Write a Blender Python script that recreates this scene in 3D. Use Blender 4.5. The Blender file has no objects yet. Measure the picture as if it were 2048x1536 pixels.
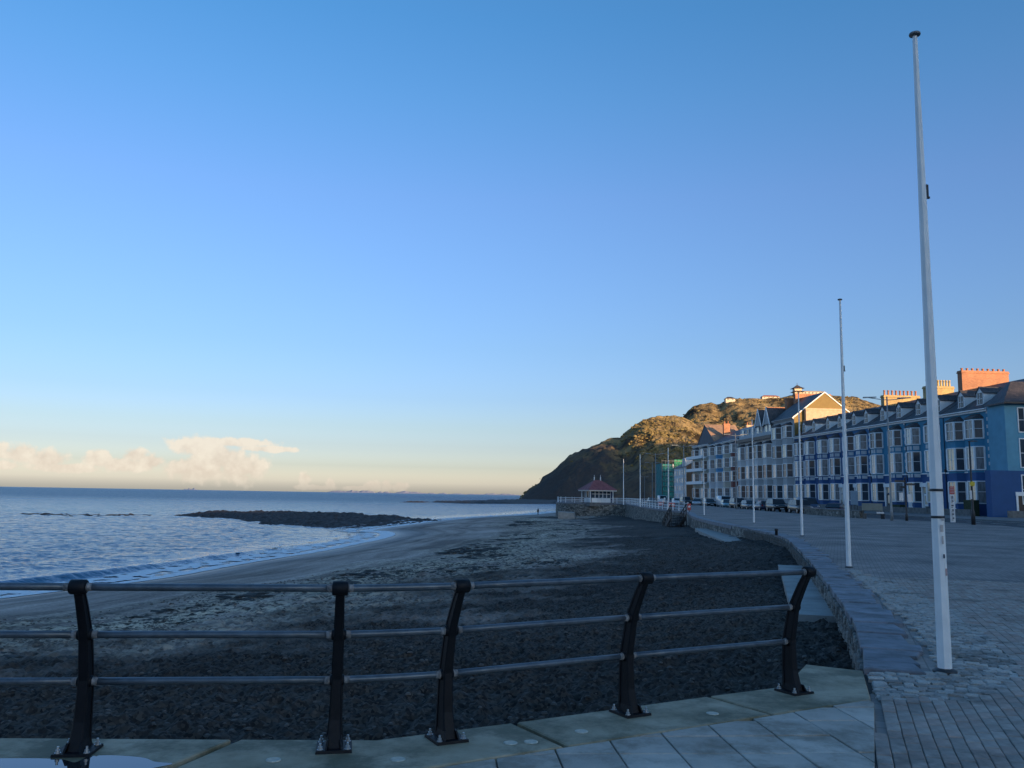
import bpy, bmesh, math, random
import numpy as np
from mathutils import Matrix, Vector
R = math.radians
random.seed(7)
rng = np.random.default_rng(11)
sc = bpy.context.scene
col = sc.collection

# ------------------------------------------------------------------ camera
EYE = Vector((0.0, 0.0, 1.65))
FPX = 1700.0                       # focal length in pixels of the 2048 px wide photograph
PITCH, ROLL = math.atan(222.4 / FPX), 0.0170
cam_d = bpy.data.cameras.new('camera')
cam_d.sensor_fit = 'HORIZONTAL'; cam_d.sensor_width = 36.0
cam_d.lens = 36.0 * FPX / 2048.0
cam_d.clip_start = 0.1; cam_d.clip_end = 80000
cam = bpy.data.objects.new('camera', cam_d); col.objects.link(cam)
CAMROT = Matrix.Rotation(math.pi / 2 + PITCH, 3, 'X') @ Matrix.Rotation(ROLL, 3, 'Z')
cam.matrix_world = Matrix.Translation(EYE) @ CAMROT.to_4x4()
sc.camera = cam

# ------------------------------------------------------------------ sky, sun, exposure
SUN_EL, SUN_AZ = 6.0, 145.0        # azimuth clockwise from +Y: behind the camera and to its right
SKY_STRENGTH, SUN_STRENGTH, EXPOSURE = 0.12, 4.8, 0.74
sc.view_settings.view_transform = 'Standard'; sc.view_settings.look = 'None'
sc.view_settings.gamma = 1.0; sc.view_settings.use_curve_mapping = False
sc.view_settings.exposure = EXPOSURE
W = bpy.data.worlds.new('World'); sc.world = W; W.use_nodes = True
wn, wl = W.node_tree.nodes, W.node_tree.links
wn.clear()

def wmath(op, a, b=None, c=None, clamp=False):
    n = wn.new('ShaderNodeMath'); n.operation = op; n.use_clamp = clamp
    for i, x in enumerate((a, b, c)):
        if x is None: continue
        if isinstance(x, (int, float)): n.inputs[i].default_value = x
        else: wl.new(x, n.inputs[i])
    return n.outputs[0]

def wmix(fac, a, b, mode='MIX'):
    n = wn.new('ShaderNodeMix'); n.data_type = 'RGBA'; n.blend_type = mode
    for sock, x in ((n.inputs[0], fac), (n.inputs[6], a), (n.inputs[7], b)):
        if isinstance(x, (int, float)): sock.default_value = x
        elif isinstance(x, tuple): sock.default_value = x + (1,)
        else: wl.new(x, sock)
    return n.outputs[2]

sky = wn.new('ShaderNodeTexSky'); sky.sky_type = 'NISHITA'; sky.sun_disc = False
sky.sun_elevation = R(SUN_EL); sky.sun_rotation = R(SUN_AZ)
sky.altitude = 5; sky.air_density = 1.0; sky.dust_density = 1.8; sky.ozone_density = 1.5
tc = wn.new('ShaderNodeTexCoord'); sx = wn.new('ShaderNodeSeparateXYZ')
wl.new(tc.outputs['Generated'], sx.inputs[0])
az = wmath('ARCTAN2', sx.outputs[0], sx.outputs[1])              # bearing from +Y, radians
hor = wmath('SQRT', wmath('ADD', wmath('MULTIPLY', sx.outputs[0], sx.outputs[0]), wmath('MULTIPLY', sx.outputs[1], sx.outputs[1])))
el = wmath('ARCTAN2', sx.outputs[2], hor)
# low cloud bank over the sea: lobes (bearing, elevation, half width, half height) in thousandths of a radian
LOBES = [(-521, 34, 20, 12), (-497, 29, 24, 12), (-450, 31, 17, 12), (-545, 36, 18, 12), (-585, 33, 24, 11), (-480, 20, 40, 6), (-560, 21, 50, 7), (-640, 30, 40, 14), (-720, 34, 40, 20),
         (-415, 36, 18, 10), (-399, 29, 18, 12), (-425, 25, 30, 10),
         (-353, 47, 36, 15), (-330, 36, 44, 22), (-306, 25, 36, 22), (-352, 22, 46, 20), (-320, 53, 62, 7), (-278, 47, 46, 4.5),
         (-236, 14, 9, 9), (-207, 9, 7, 8), (-159, 8, 15, 8), (-143, 9, 9, 10), (-128, 8, 14, 9), (-175, 5, 28, 4), (-225, 5, 40, 4)]
ns = wn.new('ShaderNodeTexNoise'); ns.inputs['Scale'].default_value = 70; ns.inputs['Detail'].default_value = 6; ns.inputs['Roughness'].default_value = 0.55
wl.new(tc.outputs['Generated'], ns.inputs['Vector'])
ns2 = wn.new('ShaderNodeTexNoise'); ns2.inputs['Scale'].default_value = 20; ns2.inputs['Detail'].default_value = 5
mp = wn.new('ShaderNodeMapping'); mp.inputs['Scale'].default_value = (1, 1, 4); wl.new(tc.outputs['Generated'], mp.inputs[0]); wl.new(mp.outputs[0], ns2.inputs['Vector'])
nz = wmath('SUBTRACT', ns.outputs['Fac'], 0.5)
acc = None
for (a, e, ra, re) in LOBES:
    da = wmath('MULTIPLY', wmath('SUBTRACT', az, a / 1000), 1000 / ra)
    de = wmath('MULTIPLY', wmath('SUBTRACT', el, e / 1000), 1000 / re)
    d = wmath('SUBTRACT', 1.0, wmath('SQRT', wmath('ADD', wmath('MULTIPLY', da, da), wmath('MULTIPLY', de, de))))
    acc = d if acc is None else wmath('SMOOTH_MAX', acc, d, 0.12)
shape = wmath('ADD', acc, wmath('MULTIPLY', nz, 1.7))
mr = wn.new('ShaderNodeMapRange'); mr.interpolation_type = 'SMOOTHSTEP'
mr.inputs[1].default_value = 0.05; mr.inputs[2].default_value = 0.50; wl.new(shape, mr.inputs[0])
cmask = wmath('MULTIPLY', mr.outputs[0], wmath('ADD', 0.25, wmath('MULTIPLY', el, 34.0), clamp=True))
# thin grey bank lying under the cumulus, all round the sea horizon
bank = wmath('MULTIPLY', wmath('SUBTRACT', 1.0, wmath('ABSOLUTE', wmath('MULTIPLY', wmath('SUBTRACT', el, 0.011), 75.0)), clamp=True),
             wmath('MULTIPLY', wmath('SUBTRACT', ns2.outputs['Fac'], 0.36, clamp=True), 3.0, clamp=True))
ccol = wmix(wmath('MULTIPLY', wmath('ADD', wmath('MULTIPLY', nz, 3.2), wmath('MULTIPLY', el, 16.0)), 1.0, clamp=True), (0.78, 0.66, 0.54), (0.95, 0.84, 0.69))
# the clear sky: physical sky with a slight grade by elevation (air near the sea is creamy, the top deep blue)
ramp = wn.new('ShaderNodeValToRGB'); wl.new(wmath('MULTIPLY', el, 1 / 1.5708, clamp=True), ramp.inputs[0])
GRADE = [(0.0075, (3.051, 3.531, 6.857)), (0.0186, (1.683, 2.025, 3.97)), (0.0335, (1.186, 1.406, 2.603)), (0.0484, (1.025, 1.214, 2.03)), (0.0708, (0.875, 1.086, 1.836)), (0.1083, (0.816, 1.056, 1.683)), (0.2185, (0.826, 1.122, 1.766)), (0.2881, (0.664, 1.174, 1.784)), (0.3404, (0.56, 1.18, 1.796)), (1.0, (0.56, 1.18, 1.796))]
while len(ramp.color_ramp.elements) < len(GRADE): ramp.color_ramp.elements.new(0.5)
for k, (p, c) in enumerate(GRADE):
    ramp.color_ramp.elements[k].position = p; ramp.color_ramp.elements[k].color = c + (1,)
graded = wmix(1.0, sky.outputs[0], ramp.outputs[0], 'MULTIPLY')
CLOUD_GAIN = 4.9
g1 = wmix(1.0, ccol, (CLOUD_GAIN,) * 3, 'MULTIPLY')
withbank = wmix(wmath('MULTIPLY', bank, 0.06), graded, (0.62 * CLOUD_GAIN, 0.58 * CLOUD_GAIN, 0.56 * CLOUD_GAIN))
full = wmix(wmath('MULTIPLY', cmask, 0.85), withbank, g1)
bg = wn.new('ShaderNodeBackground'); bg.inputs[1].default_value = SKY_STRENGTH
wl.new(full, bg.inputs[0])
wo = wn.new('ShaderNodeOutputWorld'); wl.new(bg.outputs[0], wo.inputs[0])

sun_d = bpy.data.lights.new('sun', 'SUN'); sun_d.energy = SUN_STRENGTH; sun_d.angle = R(0.5); sun_d.color = (1.0, 0.66, 0.36)
sun = bpy.data.objects.new('sun', sun_d); col.objects.link(sun)
a_, e_ = R(SUN_AZ), R(SUN_EL)
TO_SUN = Vector((math.sin(a_) * math.cos(e_), math.cos(a_) * math.cos(e_), math.sin(e_)))
sun.rotation_euler = TO_SUN.to_track_quat('Z', 'Y').to_euler()
sc.cycles.max_bounces = 6; sc.cycles.diffuse_bounces = 3; sc.cycles.glossy_bounces = 3
sc.cycles.use_denoising = True

# ------------------------------------------------------------------ helpers
def ray(u, v):
    d = CAMROT @ Vector(((u - 1024) / FPX, (768 - v) / FPX, -1))
    return d
def ground(u, v, z=0.0):           # where the sight line of a photo pixel meets the level z
    d = ray(u, v); t = (z - EYE.z) / d.z
    return EYE + d * t
def fix(x, y):                     # first rough survey coordinates on the promenade -> true ones
    u = 1024 + FPX * x / y; v = 990.6 + 0.0163 * (u - 1024) + 1.65 * FPX / y
    p = ground(u, v, 0.0); return (p.x, p.y)
def at(u, v, Y):                   # the point of that sight line at depth Y
    d = ray(u, v); return EYE + d * (Y / d.y)

def tag(o, label=None, cat=None, group=None, kind=None):
    if label: o['label'] = label
    if cat: o['category'] = cat
    if group: o['group'] = group
    if kind: o['kind'] = kind
    return o
def link(name, me, parent=None, loc=None, rz=None):
    o = bpy.data.objects.new(name, me); col.objects.link(o)
    if parent is not None: o.parent = parent
    if loc is not None: o.location = loc
    if rz is not None: o.rotation_euler = (0, 0, rz)
    return o
def thing(name, label, cat, loc=(0, 0, 0), rz=0.0, group=None):
    o = link(name, None, None, loc, rz); o.empty_display_size = 0.2
    return tag(o, label, cat, group)
def copy_tree(o, parent=None):
    c = o.copy(); col.objects.link(c); c.parent = parent
    for ch in list(o.children): copy_tree(ch, c)
    return c

class MB:
    def __init__(s): s.v = []; s.f = []; s.m = []; s.sm = []
    def add(s, vs, fs, mi=0, smooth=False):
        b = len(s.v); s.v += [tuple(p) for p in vs]
        for f in fs: s.f.append(tuple(i + b for i in f)); s.m.append(mi); s.sm.append(smooth)
    def box(s, x0, x1, y0, y1, z0, z1, mi=0):
        s.add([(x0, y0, z0), (x1, y0, z0), (x1, y1, z0), (x0, y1, z0), (x0, y0, z1), (x1, y0, z1), (x1, y1, z1), (x0, y1, z1)],
              [(0, 3, 2, 1), (4, 5, 6, 7), (0, 1, 5, 4), (1, 2, 6, 5), (2, 3, 7, 6), (3, 0, 4, 7)], mi)
    def bbox(s, x0, x1, y0, y1, z0, z1, b=0.01, mi=0):         # box with a chamfered top
        s.add([(x0, y0, z0), (x1, y0, z0), (x1, y1, z0), (x0, y1, z0), (x0, y0, z1 - b), (x1, y0, z1 - b), (x1, y1, z1 - b), (x0, y1, z1 - b),
               (x0 + b, y0 + b, z1), (x1 - b, y0 + b, z1), (x1 - b, y1 - b, z1), (x0 + b, y1 - b, z1)],
              [(0, 3, 2, 1), (8, 9, 10, 11), (0, 1, 5, 4), (1, 2, 6, 5), (2, 3, 7, 6), (3, 0, 4, 7), (4, 5, 9, 8), (5, 6, 10, 9), (6, 7, 11, 10), (7, 4, 8, 11)], mi)
    def hexa(s, bot, top, mi=0):                               # any 4-sided solid from two quads
        s.add(list(bot) + list(top), [(0, 3, 2, 1), (4, 5, 6, 7), (0, 1, 5, 4), (1, 2, 6, 5), (2, 3, 7, 6), (3, 0, 4, 7)], mi)
    def prism(s, poly, z0, z1, mi=0, inset=0.0, bev=0.0):      # vertical prism on a counter-clockwise outline
        n = len(poly)
        vs = [(x, y, z0) for x, y in poly]
        if bev > 0:
            cx = sum(p[0] for p in poly) / n; cy = sum(p[1] for p in poly) / n
            def sh(p):
                dx, dy = cx - p[0], cy - p[1]; L = math.hypot(dx, dy) or 1
                return (p[0] + dx / L * bev * 1.4, p[1] + dy / L * bev * 1.4)
            vs += [(x, y, z1 - bev) for x, y in poly] + [sh(p) + (z1,) for p in poly]
            fs = [tuple(range(n - 1, -1, -1)), tuple(range(2 * n, 3 * n))]
            for i in range(n):
                j = (i + 1) % n; fs += [(i, j, n + j, n + i), (n + i, n + j, 2 * n + j, 2 * n + i)]
        else:
            vs += [(x, y, z1) for x, y in poly]
            fs = [tuple(range(n - 1, -1, -1)), tuple(range(n, 2 * n))]
            for i in range(n):
                j = (i + 1) % n; fs.append((i, j, n + j, n + i))
        s.add(vs, fs, mi)
    def tube(s, pts, rad, n=10, mi=0, cap=True, smooth=True):
        pts = [Vector(p) for p in pts]; rad = rad if isinstance(rad, (list, tuple)) else [rad] * len(pts)
        vs = []; up = None
        for i, p in enumerate(pts):
            t = (pts[min(i + 1, len(pts) - 1)] - pts[max(i - 1, 0)]).normalized()
            if up is None: up = Vector((0, 0, 1)) if abs(t.z) < 0.9 else Vector((1, 0, 0))
            a = t.cross(up).normalized(); b = a.cross(t).normalized(); up = b
            for k in range(n):
                th = 2 * math.pi * k / n
                vs.append(p + (a * math.cos(th) + b * math.sin(th)) * rad[i])
        fs = []
        for i in range(len(pts) - 1):
            for k in range(n):
                j = (k + 1) % n; fs.append((i * n + k, i * n + j, (i + 1) * n + j, (i + 1) * n + k))
        s.add(vs, fs, mi, smooth)
        if cap:
            b = len(s.v) - len(vs)
            s.f.append(tuple(b + k for k in range(n - 1, -1, -1))); s.m.append(mi); s.sm.append(False)
            s.f.append(tuple(b + (len(pts) - 1) * n + k for k in range(n))); s.m.append(mi); s.sm.append(False)
    def lathe(s, prof, n=16, mi=0, c=(0, 0), smooth=True):
        vs = []
        for r, z in prof:
            for k in range(n):
                th = 2 * math.pi * k / n; vs.append((c[0] + r * math.cos(th), c[1] + r * math.sin(th), z))
        fs = [tuple(range(n - 1, -1, -1))]
        for i in range(len(prof) - 1):
            for k in range(n):
                j = (k + 1) % n; fs.append((i * n + k, i * n + j, (i + 1) * n + j, (i + 1) * n + k))
        fs.append(tuple((len(prof) - 1) * n + k for k in range(n)))
        s.add(vs, fs, mi, smooth)
    def mesh(s, name, mats):
        me = bpy.data.meshes.new(name)
        me.from_pydata([tuple(p) for p in s.v], [], s.f)
        mats = mats if isinstance(mats, (list, tuple)) else [mats]
        for m in mats: me.materials.append(m)
        me.polygons.foreach_set('material_index', s.m)
        me.polygons.foreach_set('use_smooth', s.sm)
        me.update(); return me
    def build(s, name, mats, parent=None, loc=None, rz=None):
        return link(name, s.mesh(name, mats), parent, loc, rz)

# --- noise on numpy arrays
_perm = rng.permutation(256); _perm = np.concatenate([_perm, _perm, _perm])
_gr = rng.normal(size=(256, 2)); _gr /= np.linalg.norm(_gr, axis=1)[:, None]
def perlin(x, y):
    xi = np.floor(x).astype(int); yi = np.floor(y).astype(int); xf = x - xi; yf = y - yi
    def g(ix, iy, dx, dy):
        k = _perm[(_perm[ix & 255] + (iy & 255))]; return _gr[k, 0] * dx + _gr[k, 1] * dy
    u = xf * xf * xf * (xf * (xf * 6 - 15) + 10); v = yf * yf * yf * (yf * (yf * 6 - 15) + 10)
    a = g(xi, yi, xf, yf); b = g(xi + 1, yi, xf - 1, yf); c = g(xi, yi + 1, xf, yf - 1); d = g(xi + 1, yi + 1, xf - 1, yf - 1)
    return (a + (b - a) * u) * (1 - v) + (c + (d - c) * u) * v
def fbm(x, y, o=4, lac=2.03, gain=0.5):
    s = 0; a = 1.0
    for i in range(o): s = s + a * perlin(x + 17.3 * i, y - 9.1 * i); x = x * lac; y = y * lac; a *= gain
    return s
def poly_dist(px, py, poly):
    P = np.asarray(poly, float); d = np.full(px.shape, 1e9)
    for (ax, ay), (bx, by) in zip(P[:-1], P[1:]):
        dx, dy = bx - ax, by - ay; L = dx * dx + dy * dy
        t = np.clip(((px - ax) * dx + (py - ay) * dy) / L, 0, 1)
        d = np.minimum(d, np.hypot(px - ax - t * dx, py - ay - t * dy))
    return d
def inside(px, py, poly):
    P = np.asarray(poly, float); r = np.zeros(px.shape, bool); n = len(P)
    for i in range(n):
        ax, ay = P[i]; bx, by = P[(i + 1) % n]
        if ay == by: continue
        r ^= ((ay > py) != (by > py)) & (px < (bx - ax) * (py - ay) / (by - ay) + ax)
    return r
def grid_mesh(name, X, Y, Z, mat, keep=None, smooth=True, attrs=None):
    nr, nc = X.shape
    V = np.stack([X, Y, Z], -1).reshape(-1, 3)
    idx = np.arange(nr * nc).reshape(nr, nc)
    F = np.stack([idx[:-1, :-1], idx[:-1, 1:], idx[1:, 1:], idx[1:, :-1]], -1).reshape(-1, 4)
    if keep is not None: F = F[keep.reshape(-1)]
    me = bpy.data.meshes.new(name)
    me.vertices.add(len(V)); me.vertices.foreach_set('co', V.astype(np.float32).ravel())
    me.loops.add(len(F) * 4); me.loops.foreach_set('vertex_index', F.astype(np.int32).ravel())
    me.polygons.add(len(F)); me.polygons.foreach_set('loop_start', np.arange(0, len(F) * 4, 4, dtype=np.int32))
    me.polygons.foreach_set('use_smooth', np.full(len(F), smooth))
    for k, a in (attrs or {}).items():
        at_ = me.attributes.new(k, 'FLOAT', 'POINT'); at_.data.foreach_set('value', a.astype(np.float32).ravel())
    me.materials.append(mat); me.update(calc_edges=True); me.validate()
    return me
def clip_half(poly, px, py, nx, ny):        # keep the side where (p - point) . n >= 0
    out = []
    for i in range(len(poly)):
        a, b = poly[i], poly[(i + 1) % len(poly)]
        da = (a[0] - px) * nx + (a[1] - py) * ny; db = (b[0] - px) * nx + (b[1] - py) * ny
        if da >= 0: out.append(a)
        if (da >= 0) != (db >= 0):
            t = da / (da - db); out.append((a[0] + (b[0] - a[0]) * t, a[1] + (b[1] - a[1]) * t))
    return out
def area(p):
    return 0.5 * sum(p[i][0] * p[(i + 1) % len(p)][1] - p[(i + 1) % len(p)][0] * p[i][1] for i in range(len(p)))

# --- materials
MATS = {}
def mat(name, c, rough=0.6, var=0.15, scale=4.0, bump=0.0, bscale=30.0, metal=0.0, c2=None, spec=0.5, coat=0.0, stretch=None, detail=4, rand=0.0, dirt=None):
    if name in MATS: return MATS[name]
    m = bpy.data.materials.new(name); m.use_nodes = True; N, L = m.node_tree.nodes, m.node_tree.links
    b = N['Principled BSDF']; b.inputs['Roughness'].default_value = rough; b.inputs['Metallic'].default_value = metal
    b.inputs['Specular IOR Level'].default_value = spec; b.inputs['Coat Weight'].default_value = coat
    t = N.new('ShaderNodeTexCoord'); src = t.outputs['Object']
    if stretch:
        mpn = N.new('ShaderNodeMapping'); mpn.inputs['Scale'].default_value = stretch; L.new(src, mpn.inputs[0]); src = mpn.outputs[0]
    n = N.new('ShaderNodeTexNoise'); n.inputs['Scale'].default_value = scale; n.inputs['Detail'].default_value = detail; n.inputs['Roughness'].default_value = 0.6
    L.new(src, n.inputs['Vector'])
    r = N.new('ShaderNodeValToRGB'); L.new(n.outputs['Fac'], r.inputs[0])
    lo = tuple(x * (1 - var) for x in c); hi = tuple(min(1, x * (1 + var)) for x in (c2 or c))
    r.color_ramp.elements[0].position = 0.3; r.color_ramp.elements[0].color = lo + (1,)
    r.color_ramp.elements[1].position = 0.7; r.color_ramp.elements[1].color = hi + (1,)
    out = r.outputs[0]
    if rand:
        oi = N.new('ShaderNodeObjectInfo'); mm = N.new('ShaderNodeMapRange'); L.new(oi.outputs['Random'], mm.inputs[0])
        mm.inputs[3].default_value = 1 - rand; mm.inputs[4].default_value = 1 + rand
        hs = N.new('ShaderNodeHueSaturation'); L.new(mm.outputs[0], hs.inputs['Value']); L.new(out, hs.inputs['Color']); out = hs.outputs[0]
    if dirt:                                    # blotchy grime: (colour, scale, threshold, strength)
        dc, dsc, dth, dst = dirt
        nd = N.new('ShaderNodeTexNoise'); nd.inputs['Scale'].default_value = dsc; nd.inputs['Detail'].default_value = 9; nd.inputs['Roughness'].default_value = 0.7
        g_ = N.new('ShaderNodeNewGeometry'); L.new(g_.outputs['Position'], nd.inputs['Vector'])
        mrd = N.new('ShaderNodeMapRange'); mrd.interpolation_type = 'SMOOTHSTEP'; L.new(nd.outputs['Fac'], mrd.inputs[0]); mrd.inputs[1].default_value = dth - 0.10; mrd.inputs[2].default_value = dth + 0.12; mrd.inputs[4].default_value = dst
        md = N.new('ShaderNodeMix'); md.data_type = 'RGBA'; L.new(mrd.outputs[0], md.inputs[0]); L.new(out, md.inputs[6]); md.inputs[7].default_value = dc + (1,); out = md.outputs[2]
    L.new(out, b.inputs['Base Color'])
    if bump:
        n2 = N.new('ShaderNodeTexNoise'); n2.inputs['Scale'].default_value = bscale; n2.inputs['Detail'].default_value = 5; L.new(src, n2.inputs['Vector'])
        bp = N.new('ShaderNodeBump'); bp.inputs['Strength'].default_value = bump; bp.inputs['Distance'].default_value = 0.02
        L.new(n2.outputs['Fac'], bp.inputs['Height']); L.new(bp.outputs[0], b.inputs['Normal'])
    MATS[name] = m; return m
def nodes_of(m): return m.node_tree.nodes, m.node_tree.links, m.node_tree.nodes['Principled BSDF']
# ------------------------------------------------------------------ shared coast lines (metres)
SEA_Z = -3.5
WALL = [(3.45, 8.30), (4.7, 11.7), (6.8, 18.7), (9.6, 28.5), (12.0, 38.0), (13.1, 47.0), (14.6, 64.0), (16.9, 80.0), (20.4, 100.0), (20.0, 116.0),
        (20.5, 135.0), (21.8, 160.0), (21.5, 167.0), (16.0, 168.5), (11.5, 172.0), (9.6, 178.0), (10.5, 188.0), (18.0, 197.0), (40.0, 205.0), (60.0, 330.0), (70.0, 500.0)]
EDGE1 = [(-60.0, 5.1), (-6.0, 5.52), (-0.9, 5.66), (2.39, 7.50), (2.93, 8.58), (3.45, 8.30)]   # outer edge of the railed coping
COAST = EDGE1[:-1] + WALL
WALL = [fix(*p) for p in WALL]; EDGE1 = [fix(*p) if p[0] > -20 else (p[0], p[1] + 0.3) for p in EDGE1]
COAST = EDGE1[:-1] + WALL
def smooth_line(P, n=6):
    P = np.array(P, float); out = []
    for i in range(len(P) - 1):
        p0 = P[max(i - 1, 0)]; p1 = P[i]; p2 = P[i + 1]; p3 = P[min(i + 2, len(P) - 1)]
        for k in range(n):
            t = k / n
            out.append(0.5 * ((2 * p1) + (-p0 + p2) * t + (2 * p0 - 5 * p1 + 4 * p2 - p3) * t * t + (-p0 + 3 * p1 - 3 * p2 + p3) * t ** 3))
    out.append(P[-1]); return [tuple(p) for p in out]
WALLS = smooth_line(WALL)
SHORE_PX = [(-500, 1268), (-250, 1232), (0, 1200), (150, 1181), (300, 1162), (400, 1144), (500, 1126), (620, 1107), (700, 1091), (755, 1079), (777, 1071), (765, 1065), (735, 1062),
            (800, 1052), (870, 1042.5), (940, 1036), (1000, 1032.5), (1060, 1029), (1120, 1023)]
SHORE = [tuple(ground(u, v, SEA_Z)[:2]) for u, v in SHORE_PX] + [(60, 500), (75, 700), (45, 930)]
SHORES = smooth_line(SHORE, 5)
SEAPOLY = SHORES + [(60000, 930), (60000, 60000), (-60000, 60000), (-60000, SHORES[0][1] - 800)]

# ------------------------------------------------------------------ sea
def sea_material():
    m = mat('sea_water', (0.020, 0.095, 0.185), rough=0.11, var=0.1, scale=0.02)
    N, L, b = nodes_of(m); b.inputs['IOR'].default_value = 1.33
    g = N.new('ShaderNodeNewGeometry'); mp = N.new('ShaderNodeMapping'); mp.inputs['Scale'].default_value = (0.55, 1.0, 1.0); mp.inputs['Rotation'].default_value = (0, 0, 0.35)
    L.new(g.outputs['Position'], mp.inputs[0])
    a = N.new('ShaderNodeAttribute'); a.attribute_name = 'rough_sea'
    prev = None
    for sc_, dist, det in ((0.22, 0.9, 3), (1.1, 0.42, 5), (4.5, 0.10, 4)):
        n = N.new('ShaderNodeTexNoise'); n.inputs['Scale'].default_value = sc_; n.inputs['Detail'].default_value = det; n.inputs['Roughness'].default_value = 0.55
        L.new(mp.outputs[0], n.inputs['Vector'])
        bp = N.new('ShaderNodeBump'); bp.inputs['Distance'].default_value = dist; L.new(n.outputs['Fac'], bp.inputs['Height']); L.new(a.outputs['Fac'], bp.inputs['Strength'])
        if prev: L.new(prev, bp.inputs['Normal'])
        prev = bp.outputs[0]
    L.new(prev, b.inputs['Normal'])
    mr = N.new('ShaderNodeMapRange'); L.new(a.outputs['Fac'], mr.inputs[0]); mr.inputs[1].default_value = 0.95; mr.inputs[2].default_value = 2.2; mr.inputs[3].default_value = 0.12; mr.inputs[4].default_value = 0.36
    L.new(mr.outputs[0], b.inputs['Roughness'])
    return m
rows = np.concatenate([np.geomspace(26, 420, 520), np.geomspace(428, 70000, 150)])
us = np.concatenate([np.linspace(-6, -0.9, 40)[:-1], np.linspace(-0.9, 0.14, 420), np.linspace(0.15, 3, 40)])
UU, YY = np.meshgrid(us, rows); XX = UU * YY
ds = poly_dist(XX, YY, SHORES); sea_in = inside(XX, YY, SEAPOLY); sd = np.where(sea_in, ds, -ds)
amp = np.clip(sd / 14, 0.10, 1) * np.clip(1.4 - YY / 400, 0, 1)
Zs = SEA_Z + amp * (0.10 * fbm(XX * 0.14, YY * 0.30, 3) + 0.10 * fbm(XX * 0.6 + 3, YY * 0.9, 3)) + np.clip(sd / 10, 0.1, 1) * np.clip(1.3 - YY / 180, 0, 1) * 0.06 * fbm(XX * 1.3 + 8, YY * 1.7, 3)
# one breaker running in to the near shore, and a low swell line behind it
near = np.clip((95 - YY) / 30, 0, 1)
wob = 1.2 * perlin(XX * 0.05, YY * 0.05) + 0.5 * perlin(XX * 0.22, YY * 0.22)
cx = sd - (4.6 + wob)
Zs += near * 0.34 * np.where(cx > 0, np.exp(-(cx / 1.3) ** 2), np.exp(-(cx / 0.55) ** 2)) * (0.75 + 0.5 * perlin(XX * 0.09 + 9, YY * 0.09))
Zs += near * 0.13 * np.exp(-((sd - 11 - 2 * wob) / 2.0) ** 2)
rs = np.clip(0.10 + sd / 16.0, 0.08, 1.0) * (1 + 1.3 * np.clip((YY - 130) / 500, 0, 1))
k4 = lambda a: (a[:-1, :-1] + a[1:, :-1] + a[:-1, 1:] + a[1:, 1:]) / 4
keep = k4(sd) > -6
tag(link('sea', grid_mesh('sea', XX, YY, Zs, sea_material(), keep, attrs={'rough_sea': rs})), kind='structure')

# ------------------------------------------------------------------ beach
def beach_height(X, Y):
    d_s = poly_dist(X, Y, SHORES); s_in = inside(X, Y, SEAPOLY); d_w = poly_dist(X, Y, COAST)
    t = d_s / (d_s + d_w + 1e-6)
    zw = np.interp(Y, [0, 9, 14, 38, 66, 100, 135, 165, 200, 500], [-0.95, -0.75, -0.55, -0.5, -0.9, -1.55, -2.0, -2.6, -3.1, -3.2])
    z = SEA_Z + 0.03 + (zw - SEA_Z) * t ** 0.85
    z = np.where(s_in, SEA_Z - 0.09 * d_s, z)
    return z, t, np.where(s_in, -d_s, d_s), d_w
rows = np.concatenate([np.geomspace(5.0, 60, 560), np.geomspace(60.5, 420, 150)])
us = np.linspace(-1.35, 0.50, 560)
UU, YY = np.meshgrid(us, rows); XX = UU * YY
Zb, T, SD, DW = beach_height(XX, YY)
rough = np.clip(SD / 12, 0.0, 1)
churn_pre = np.clip((T - 0.45) / 0.2, 0, 1)
lump = (0.03 + 0.06 * np.clip(fbm(XX * .15 + 50, YY * .15, 3) + .4, 0, 1)) * np.abs(fbm(XX * 1.3, YY * 1.3, 4)) + 0.028 * fbm(XX * 4.2, YY * 4.2, 3)
lump = lump + churn_pre * 0.035 * (1 - np.abs(perlin(XX * 3.1 + 4, YY * 3.1)) * 3.2).clip(0, 1) + churn_pre * 0.02 * (1 - np.abs(perlin(XX * 6.3, YY * 6.3 + 7)) * 3.2).clip(0, 1)
stripn = fbm(XX * 0.12, YY * 0.12, 4)
ripple = 0.04 * fbm(XX * 0.25 + 5, YY * 0.9, 3)
churn = np.clip((T - 0.32) / 0.2, 0, 1)
foot = -0.07 * np.clip(perlin(XX * 2.3 + 40, YY * 2.3) - 0.22, 0, 1) * 3 * churn
Zb += rough * (lump * (0.25 + 1.5 * churn) + ripple * 0.5 + foot) + 0.12 * rough * stripn
tan_m = np.clip(1 - np.abs((T + 0.07 * stripn) - 0.565) / 0.20, 0, 1) ** 0.5
tan_m *= np.clip(1.05 + 1.7 * fbm(XX * 0.5 + 3, YY * 0.5, 5), 0.12, 1)
dark_m = np.clip((T + 0.13 * stripn + 0.10 * fbm(XX * 0.45 + 60, YY * 0.45, 5) - 0.66) / 0.13, 0, 1)
wet_m = np.clip(1 - SD / 7.0, 0, 1)
streak = 0.5 + 0.9 * fbm(SD * 0.8 + 0.6 * stripn, YY * 0.035, 5) * np.clip(1.2 - 1.2 * T, 0.2, 1) + 0.7 * fbm(XX * 0.09 + 20, YY * 0.09, 5)
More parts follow.
